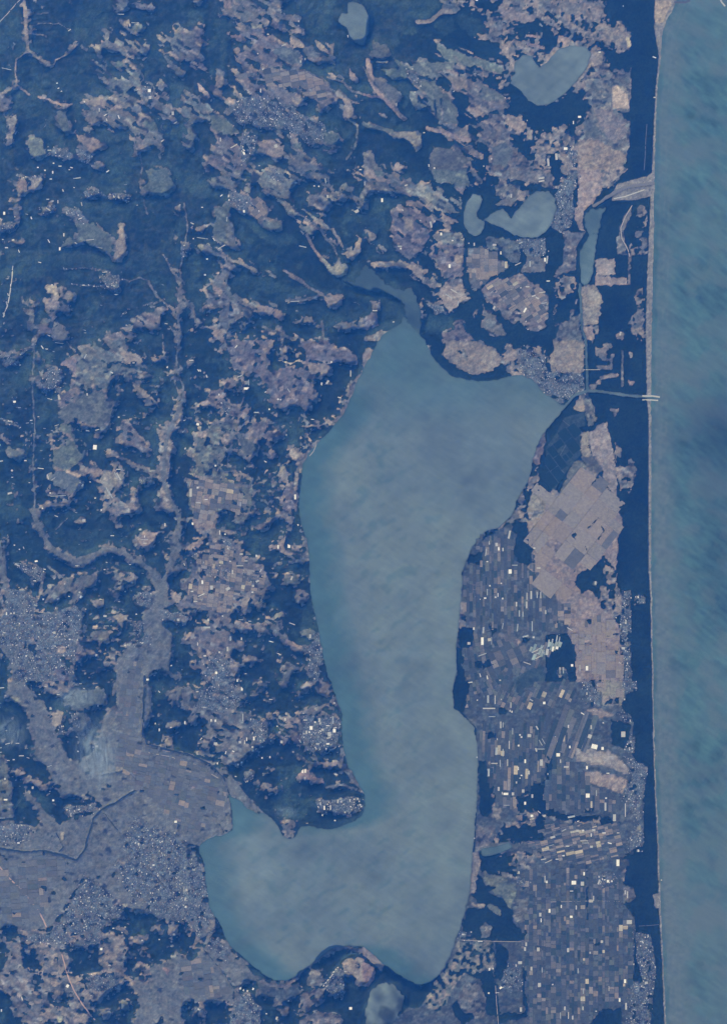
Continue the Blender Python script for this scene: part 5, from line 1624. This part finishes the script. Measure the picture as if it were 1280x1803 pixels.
# ------------------------------------------------------------------ measured plots: low terraces laid out in districts
TONES = {
 'mixed': [(PAL_d, .42), (PAL_o, .24), (PAL_k, .16), (PAL_g, .12), (PAL_t, .04), (PAL_y, .02)],
 'glass': [((.25, .31, .30), .62), ((.16, .15, .13), .25), (PAL_d, .13)],
 'dark': [((.010, .022, .020), 1.0)],
 'dusk': [(PAL_d, .50), (PAL_o, .24), (PAL_k, .13), (PAL_t, .04), (PAL_y, .012), (PAL_g, .078)],
 'calm': [(PAL_t, .93), (PAL_o, .07)],
 'tan': [(PAL_t, .55), (PAL_o, .33), (PAL_y, .02), (PAL_d, .10)],
 'pale': [(PAL_o, .38), (PAL_t, .22), (PAL_y, .05), (PAL_d, .31), (PAL_k, .04)],
 'grey': [(PAL_p, .72), (PAL_o, .14), (PAL_t, .08), (PAL_g, .06)],
}
DIST_LABEL = {
 'lakeside': 'dusky lakeside plots with pale greenhouses on the eastern shore', 'orchard': 'narrow dusky plots below the lakeside hall on the eastern shore',
 'strip_field': 'long slanting strip fields parted by dark hedges', 'slanted_field': 'pale tilted plots north of the southern grid farms',
 'grid_farm': 'dense square grid of small farm plots behind the southern beach', 'reclaimed_field': 'wide tan reclaimed fields between lake and pine belt',
 'beach_farm': 'square tan plots beside the coastal hamlet', 'northern_farm': 'slanting tan plots below the triangle of farmland',
 'triangle_farm': 'triangle of level tan plots south of the small curved lake', 'plain_paddy': 'grey paddy plots spread over the inner plain',
 'west_paddy': 'grey paddy plots at the western edge of the plain', 'valley_paddy': 'grey paddy plots filling the valley beside the dark river',
 'upland_farm': 'tan plots round the central upland villages', 'town_farm': 'tan plots beside the long town at the top',
 'old_farm': 'tan plots between the middle hills', 'checkered_field': 'dark checkered plots between the lakeshore and the tan reclaimed fields', 'glasshouse_row': 'tilted rows of pale teal glasshouse plots',
 'shore_plot': 'small mixed plots beside the wooded lakeshore bend', 'middle_plot': 'mixed slanting plots between the factory rows and the strip fields',
 'inland_plot': 'dusky plots inland of the two tan lobes', 'village_plot': 'crowded dusky plots inland of the lakeshore hall',
 'coastal_garden': 'small pale plots north of the factory rows',
 'ridge_farm': 'tan ridge plots beside the dense white-roofed village', 'south_paddy': 'grey plots inland of the south-western lake corner'}
def slab(cx, cy, hw, hl, ang, z0, z1):
    ca, sa = math.cos(ang), math.sin(ang)
    p = [(cx + ca * a * hw - sa * b * hl, cy + sa * a * hw + ca * b * hl) for a, b in ((-1, -1), (1, -1), (1, 1), (-1, 1))]
    return [(x, y, z0) for x, y in p] + [(x, y, z1) for x, y in p]
BOXF = np.array([(4, 5, 6, 7), (0, 1, 5, 4), (1, 2, 6, 5), (2, 3, 7, 6), (3, 0, 4, 7)])
for line in DISTRICTS.strip().splitlines():
    nm, ang, size, ton, pts = line.split(';')
    ang = float(ang); cw_, cl_ = [float(q) for q in size.split(',')]
    pts = [tuple(float(q) for q in t.split(',')) for t in pts.split()]
    r = random.Random(nm)
    root = describe(put(bpy.data.objects.new(nm, None)), DIST_LABEL[nm], None, None, 'structure')
    cx0 = sum(p[0] for p in pts) / len(pts); cy0 = sum(p[1] for p in pts) / len(pts)
    a = math.radians(ang); ca, sa = math.cos(a), math.sin(a)
    R_ = max(math.hypot(p[0] - cx0, p[1] - cy0) for p in pts)
    plots = []
    u = -R_
    while u < R_:
        wdt = cw_ * r.uniform(.7, 1.35)
        v = -R_ + r.uniform(0, cl_)
        while v < R_:
            ln = cl_ * r.uniform(.55, 1.5)
            nsub = 1
            if r.random() < .22 and wdt > 7: nsub = 2
            for q in range(nsub):
                w1 = wdt / nsub
                uu_ = u + w1 * (q + .5); vv_ = v + ln / 2
                px = cx0 + ca * uu_ - sa * vv_; py = cy0 + sa * uu_ + ca * vv_
                if inside(pts, np.array([px]), np.array([py]))[0] and r.random() < .9:
                    plots.append((px, py, w1, ln))
            v += ln
        u += wdt
    made = []
    for px, py, w1, ln in plots:
        xi, yi = int(px + M), int(py + M)
        if water[yi, xi] or (cover[yi, xi] in (CODE['f'], CODE['k']) and nm not in ('strip_field', 'checkered_field', 'glasshouse_row')): continue
        if cover[yi, xi] == CODE['s']: continue
        t = r.random(); acc = 0
        for c, p in TONES[ton]:
            acc += p
            if t < acc: break
        k = r.uniform(.93, 1.08) if ton in ('calm', 'dark') else r.uniform(.80, 1.2); hueq = r.uniform(-.07, .07)
        c = (min(.9, c[0] * k * (1 + hueq)), c[1] * k, c[2] * k * (1 - hueq))
        made.append((px, py, w1, ln, c))
    made.sort(key=lambda q: -q[2] * q[3])
    sv, sf, sc_ = [], [], []
    for i, (px, py, w1, ln, c) in enumerate(made):
        X, Y = float(wx(px)), float(wy(py))
        gap = .75 if ton == 'dark' else .32
        hw, hl = (w1 * .5 - gap) * CELL, (ln * .5 - gap) * CELL
        corners = [(px + ca * a_ * w1 / 2 - sa * b_ * ln / 2, py + sa * a_ * w1 / 2 + ca * b_ * ln / 2) for a_, b_ in ((-1, -1), (1, -1), (1, 1), (-1, 1))]
        gxy = ground_at([q[0] for q in corners], [q[1] for q in corners])
        top = float(min(gxy.max(), gxy.min() + 8)) + 3
        if i < 300:
            me = make_mesh('plot', slab(0, 0, hw, hl, 0, -12, 0), BOXF, [list(c) + [1]] * 8); me.materials.append(MAT_LAND)
            o = bpy.data.objects.new('plot', me); put(o); o.parent = root
            o.location = (X, Y, top); o.rotation_euler[2] = -a
        else:
            n0 = len(sv); sv += slab(X, Y, hw, hl, -a, top - 12, top); sf.append(BOXF + n0); sc_ += [list(c) + [1]] * 8
    if sv:
        me = make_mesh('plots', sv, np.concatenate(sf), sc_); me.materials.append(MAT_LAND)
        o = bpy.data.objects.new('small_plots', me); put(o); o.parent = root; o['kind'] = 'stuff'

# ------------------------------------------------------------------ roads and tracks: raised ribbons
def ribbon(name, pts, width, mat, lab, kind='structure', cat=None, lift=1.5, thick=6):
    xs, ys = [], []
    for (x1, y1), (x2, y2) in zip(pts, pts[1:]):
        n = max(1, int(math.hypot(x2 - x1, y2 - y1) / 2.5))
        for i in range(n): xs.append(x1 + (x2 - x1) * i / n); ys.append(y1 + (y2 - y1) * i / n)
    xs.append(pts[-1][0]); ys.append(pts[-1][1])
    xs, ys = np.array(xs), np.array(ys)
    z = np.maximum(ground_at(xs, ys), 1) + lift
    z = np.convolve(np.pad(z, 2, mode='edge'), np.ones(5) / 5, 'valid') + 1
    z = np.maximum(z, ground_at(xs, ys) + lift * .6)
    X, Y = wx(xs), wy(ys)
    tx_, ty_ = np.gradient(X), np.gradient(Y); l = np.hypot(tx_, ty_) + 1e-6
    nx_, ny_ = -ty_ / l * width / 2, tx_ / l * width / 2
    n = len(X)
    v = np.concatenate([np.stack([X + nx_, Y + ny_, z], 1), np.stack([X - nx_, Y - ny_, z], 1),
                        np.stack([X + nx_ * 1.3, Y + ny_ * 1.3, z - thick], 1), np.stack([X - nx_ * 1.3, Y - ny_ * 1.3, z - thick], 1)])
    i = np.arange(n - 1)
    f = np.concatenate([np.stack([i, n + i, n + i + 1, i + 1], 1), np.stack([2 * n + i, i, i + 1, 2 * n + i + 1], 1), np.stack([n + i, 3 * n + i, 3 * n + i + 1, n + i + 1], 1)])
    me = make_mesh(name, v, f); me.materials.append(mat)
    return describe(put(bpy.data.objects.new(name, me)), lab, cat, None, kind)
for line in ROADS.strip().splitlines():
    nm, wdt, mt, lb, pts = line.split(';')
    pts = [tuple(float(q) for q in t.split(',')) for t in pts.split()]
    ribbon(nm, pts, float(wdt), {'a': MAT_ROAD, 'g': MAT_TRACK, 'p': MAT_PINK, 'c': MAT_CONC, 's': MAT_STONE, 'r': MAT_RIDE, 'w': MAT_PALE}[mt], lb,
           None if nm in ('jetty', 'breakwater', 'bridge') else 'structure', nm if nm in ('jetty', 'breakwater', 'bridge') else None,
           4 if nm in ('jetty', 'breakwater', 'bridge') else 1.5)

# ------------------------------------------------------------------ buildings
def gable(name, wall, roof, rise=.45, eave=.06, overhang=.04):
    """unit building: x,y in -0.5..0.5, walls to z=1, ridge along y"""
    w, o_ = .5, .5 + overhang
    v = [(-w, -w, -2), (w, -w, -2), (w, w, -2), (-w, w, -2), (-w, -w, 1), (w, -w, 1), (w, w, 1), (-w, w, 1), (0, -w, 1 + rise), (0, w, 1 + rise),
         (-o_, -o_, 1 - eave), (0, -o_, 1.03 + rise), (o_, -o_, 1 - eave), (-o_, o_, 1 - eave), (0, o_, 1.03 + rise), (o_, o_, 1 - eave)]
    f = [(0, 1, 5, 4), (2, 3, 7, 6), (1, 2, 6, 5), (3, 0, 4, 7), (4, 5, 8), (6, 7, 9), (10, 11, 14, 13), (11, 12, 15, 14)]
    me = bpy.data.meshes.new(name); me.from_pydata(v, [], f)
    me.materials.append(wall); me.materials.append(roof)
    for i, p in enumerate(me.polygons): p.material_index = 1 if i >= 6 else 0
    return me
def hoop(name, mat):
    """unit polytunnel: a half-round vault along y"""
    n = 7; v = []
    for y in (-.5, .5):
        for i in range(n):
            a = math.pi * i / (n - 1); v.append((-.5 * math.cos(a), y, -1 + 2.1 * math.sin(a) ** .7))
    f = [(i, i + 1, n + i + 1, n + i) for i in range(n - 1)] + [tuple(range(n))[::-1], tuple(range(n, 2 * n))]
    me = bpy.data.meshes.new(name); me.from_pydata(v, [], f); me.materials.append(mat)
    return me
def flatroof(name, wall, roof):
    v = []
    for s, z in ((.5, -2), (.5, 1.06), (.47, 1.06), (.47, 1.0)):
        v += [(-s, -s, z), (s, -s, z), (s, s, z), (-s, s, z)]
    f = []
    for k in range(3):
        for i in range(4): f.append((k * 4 + i, k * 4 + (i + 1) % 4, k * 4 + 4 + (i + 1) % 4, k * 4 + 4 + i))
    f.append((12, 13, 14, 15))
    me = bpy.data.meshes.new(name); me.from_pydata(v, [], f); me.materials.append(wall); me.materials.append(roof)
    for i, p in enumerate(me.polygons): p.material_index = 1 if i >= 4 else 0
    return me
M_BARN = gable('barn', MAT_WALL, MAT_WHITE); M_SHED = gable('shed', MAT_WALL, MAT_PALE); M_TUNNEL = hoop('greenhouse', MAT_FILM); M_HALL = flatroof('hall', MAT_WALL, MAT_WHITE); M_HALLG = flatroof('grey_hall', MAT_WALL, MAT_PALE)
spots = []
for head, pts in parse(SPOTS):
    for p in pts:
        if len(p) < 4: continue
        spots.append((p[0], p[1], p[2], p[3], p[4] if len(p) > 4 else 0.0))
spots.sort(key=lambda s: -s[2] * s[3])
items = []; over_v, over_f = [], []
BOX_LEFT = []
for i, (px, py, w_, l_, a_) in enumerate(spots):
    ratio = max(w_, l_) / min(w_, l_); area = w_ * l_
    rot = -math.radians(a_)
    W_, L_ = w_ * CELL * .84, l_ * CELL * .88
    if W_ > L_: W_, L_, rot = L_, W_, rot + math.pi / 2
    W_ = max(W_, 14); L_ = max(L_, 18)
    if ratio > 2.9 and area > 5: me, nm, hh, stem = (M_TUNNEL, 'greenhouse', 6, 'long pale greenhouse') if i % 3 else (M_SHED, 'farm_shed', 7, 'long grey-roofed farm shed')
    elif area > 22: me, nm, hh, stem = ((M_HALL, 'warehouse', 11, 'large flat white-roofed warehouse'), (M_HALLG, 'warehouse', 10, 'large flat grey-roofed warehouse'))[(i * 7) % 5 > 1]
    elif area > 9: me, nm, hh, stem = ((M_BARN, 'barn', 8, 'white gable-roofed barn'), (M_SHED, 'barn', 8, 'grey gable-roofed barn'))[(i * 7) % 5 > 2]
    else: me, nm, hh, stem = M_BARN, 'house', 6, 'small bright-roofed house'
    z = float(ground_at([px], [py])[0]) + 2
    if i < 300:
        o = bpy.data.objects.new(nm, me); put(o)
        o.location = (float(wx(px)), float(wy(py)), z); o.rotation_euler[2] = rot; o.scale = (W_, L_, hh)
        stem += ' lying east-west' if (ratio > 2 and abs(math.sin(rot)) > .7) else ' lying north-south' if ratio > 2 else ''
        describe(o, stem, {'greenhouse': 'greenhouse', 'farm_shed': 'shed', 'warehouse': 'warehouse', 'barn': 'barn', 'house': 'house'}[nm], 'bright-roofed buildings scattered over the farmland')
        items.append((o, px, py, stem))
    else: BOX_LEFT.append((px, py, W_, L_, rot, 0))
ranked(items)
noise_h = noise(W, H, 35, seed=91)
# the towns: thousands of small houses, far too many to tell apart
cand = np.argwhere((cover == CODE['u'])[M:-M, M:-M])
cand = cand[rng.random(len(cand)) < .105]
near_u = blur((cover == CODE['u']).astype(np.float32), 9)          # outlying houses round each town
edge = np.argwhere(((near_u > .06) & (cover > 1) & (cover != CODE['u']) & (water == 0))[M:-M, M:-M])
cand = np.concatenate([cand, edge[rng.random(len(edge)) < .035]])
hillx = rng.uniform(0, 330, 300); hilly = rng.uniform(300, 1500, 300)
for yy, xx in cand:
    q = rng.random()
    BOX_LEFT.append((xx + rng.random(), yy + rng.random(), rng.uniform(9, 21), rng.uniform(11, 26), rng.uniform(-.5, .5), 0 if q < .09 else 1 if q < .45 else 2 if q < .70 else 3))
for xx, yy in zip(hillx, hilly):            # farmsteads strung through the western hills
    if cover[int(yy) + M, int(xx) + M] <= 1 and noise_h[int(yy) + M, int(xx) + M] > .5:
        BOX_LEFT.append((xx, yy, rng.uniform(9, 16), rng.uniform(24, 60), math.pi / 2 + rng.uniform(-.4, .2), 0 if rng.random() < .3 else 1))
HC = [(.62, .62, .60), (.23, .26, .29), (.16, .12, .10), (.05, .06, .08)]
hv, hf, hc = [], [], []
for px, py, W_, L_, rot, kind in BOX_LEFT:
    z = float(ground_at([px], [py])[0]); X, Y = float(wx(px)), float(wy(py))
    ca, sa = math.cos(rot), math.sin(rot); n0 = len(hv)
    for a_, b_, zz in ((-1, -1, -3), (1, -1, -3), (1, 1, -3), (-1, 1, -3), (-1, -1, 6), (1, -1, 6), (1, 1, 6), (-1, 1, 6), (0, -1, 9), (0, 1, 9)):
        x, y = a_ * W_ / 2, b_ * L_ / 2
        hv.append((X + ca * x - sa * y, Y + sa * x + ca * y, z + zz))
    hf += [(n0, n0 + 1, n0 + 5, n0 + 4), (n0 + 2, n0 + 3, n0 + 7, n0 + 6), (n0 + 5, n0 + 1, n0 + 2, n0 + 6), (n0 + 3, n0, n0 + 4, n0 + 7),
           (n0 + 5, n0 + 6, n0 + 9, n0 + 8), (n0 + 7, n0 + 4, n0 + 8, n0 + 9)]
    k = rng.uniform(.75, 1.15); hc += [[HC[kind][0] * k, HC[kind][1] * k, HC[kind][2] * k, 1]] * 10
me = make_mesh('houses', hv, np.array(hf), hc); me.materials.append(MAT_LAND)
describe(put(bpy.data.objects.new('houses', me)), 'tightly packed small houses of the towns and villages', 'houses', None, 'stuff')

# ------------------------------------------------------------------ smoke
def smoke(px, py, rx, ry, rot, dens, lab):
    import bmesh
    bm = bmesh.new(); bmesh.ops.create_icosphere(bm, subdivisions=3, radius=1)
    for v in bm.verts:
        k = 1 + .12 * math.sin(v.co.x * 5 + v.co.y * 4); v.co *= k
    me = bpy.data.meshes.new('smoke_plume'); bm.to_mesh(me); bm.free()
    m = bpy.data.materials.new('drifting_smoke'); m.use_nodes = True; t = m.node_tree
    t.nodes.remove(t.nodes['Principled BSDF'])
    pv = t.nodes.new('ShaderNodeVolumePrincipled'); pv.inputs['Color'].default_value = (.62, .80, 1, 1); pv.inputs['Anisotropy'].default_value = -.2
    tc = t.nodes.new('ShaderNodeTexCoord'); n = t.nodes.new('ShaderNodeTexNoise'); n.inputs['Scale'].default_value = 1.7; n.inputs['Detail'].default_value = 6; n.inputs['Roughness'].default_value = .68; n.inputs['Distortion'].default_value = 2.2
    ln = t.nodes.new('ShaderNodeVectorMath'); ln.operation = 'LENGTH'
    fall = t.nodes.new('ShaderNodeMapRange'); fall.inputs['From Min'].default_value = .95; fall.inputs['From Max'].default_value = .1; fall.inputs['To Max'].default_value = 1; fall.interpolation_type = 'SMOOTHSTEP'
    nr = t.nodes.new('ShaderNodeMapRange'); nr.inputs['From Min'].default_value = .44; nr.inputs['From Max'].default_value = .80; nr.inputs['To Max'].default_value = dens
    mu = t.nodes.new('ShaderNodeMath'); mu.operation = 'MULTIPLY'
    mpp = t.nodes.new('ShaderNodeMapping'); mpp.inputs['Scale'].default_value = (1.7, .75, .5); mpp.inputs['Rotation'].default_value = (0, 0, .4)
    t.links.new(tc.outputs['Object'], mpp.inputs['Vector']); t.links.new(mpp.outputs[0], n.inputs['Vector']); t.links.new(tc.outputs['Object'], ln.inputs[0])
    t.links.new(ln.outputs['Value'], fall.inputs['Value']); t.links.new(n.outputs['Fac'], nr.inputs['Value'])
    t.links.new(fall.outputs[0], mu.inputs[0]); t.links.new(nr.outputs[0], mu.inputs[1]); t.links.new(mu.outputs[0], pv.inputs['Density'])
    t.links.new(pv.outputs[0], t.nodes['Material Output'].inputs['Volume'])
    me.materials.append(m)
    o = put(bpy.data.objects.new('smoke_plume', me)); o.location = (float(wx(px)), float(wy(py)), 330); o.scale = (rx * CELL, ry * CELL, 190); o.rotation_euler[2] = rot
    describe(o, lab, 'smoke', None, 'stuff')
smoke(172, 1322, 52, 92, .15, .0095, 'pale blue smoke drifting from a fire at the edge of the plain')
smoke(138, 1225, 52, 30, .3, .006, 'fainter smoke hanging over the wooded village north of the fire')
smoke(20, 1285, 50, 45, .0, .006, 'thin smoke at the western edge over the glinting roofs')
smoke(505, 1425, 32, 18, .0, .005, 'faint smoke over the woods of the peninsula by the lake')

# ------------------------------------------------------------------ the air
def box(name, x, z0, z1):
    v = [(a * x, b * x, z) for z in (z0, z1) for a, b in ((-1, -1), (1, -1), (1, 1), (-1, 1))]
    me = bpy.data.meshes.new(name); me.from_pydata(v, [], [(3, 2, 1, 0), (4, 5, 6, 7), (0, 1, 5, 4), (1, 2, 6, 5), (2, 3, 7, 6), (3, 0, 4, 7)])
    return me
hz = bpy.data.materials.new('blue_air'); hz.use_nodes = True; t = hz.node_tree
t.nodes.remove(t.nodes['Principled BSDF'])
pv = t.nodes.new('ShaderNodeVolumePrincipled')
pv.inputs['Color'].default_value = (.04, .25, 1.0, 1); pv.inputs['Density'].default_value = 0.6e-5
pv.inputs['Anisotropy'].default_value = -.25
pv.inputs['Absorption Color'].default_value = (1, 1, 1, 1)
t.links.new(pv.outputs[0], t.nodes['Material Output'].inputs['Volume'])
me = box('haze', 70000, -47, CAM_Z + 500); me.materials.append(hz)
describe(put(bpy.data.objects.new('haze', me)), 'blue haze of the air between the camera and the land', 'haze', None, 'stuff')
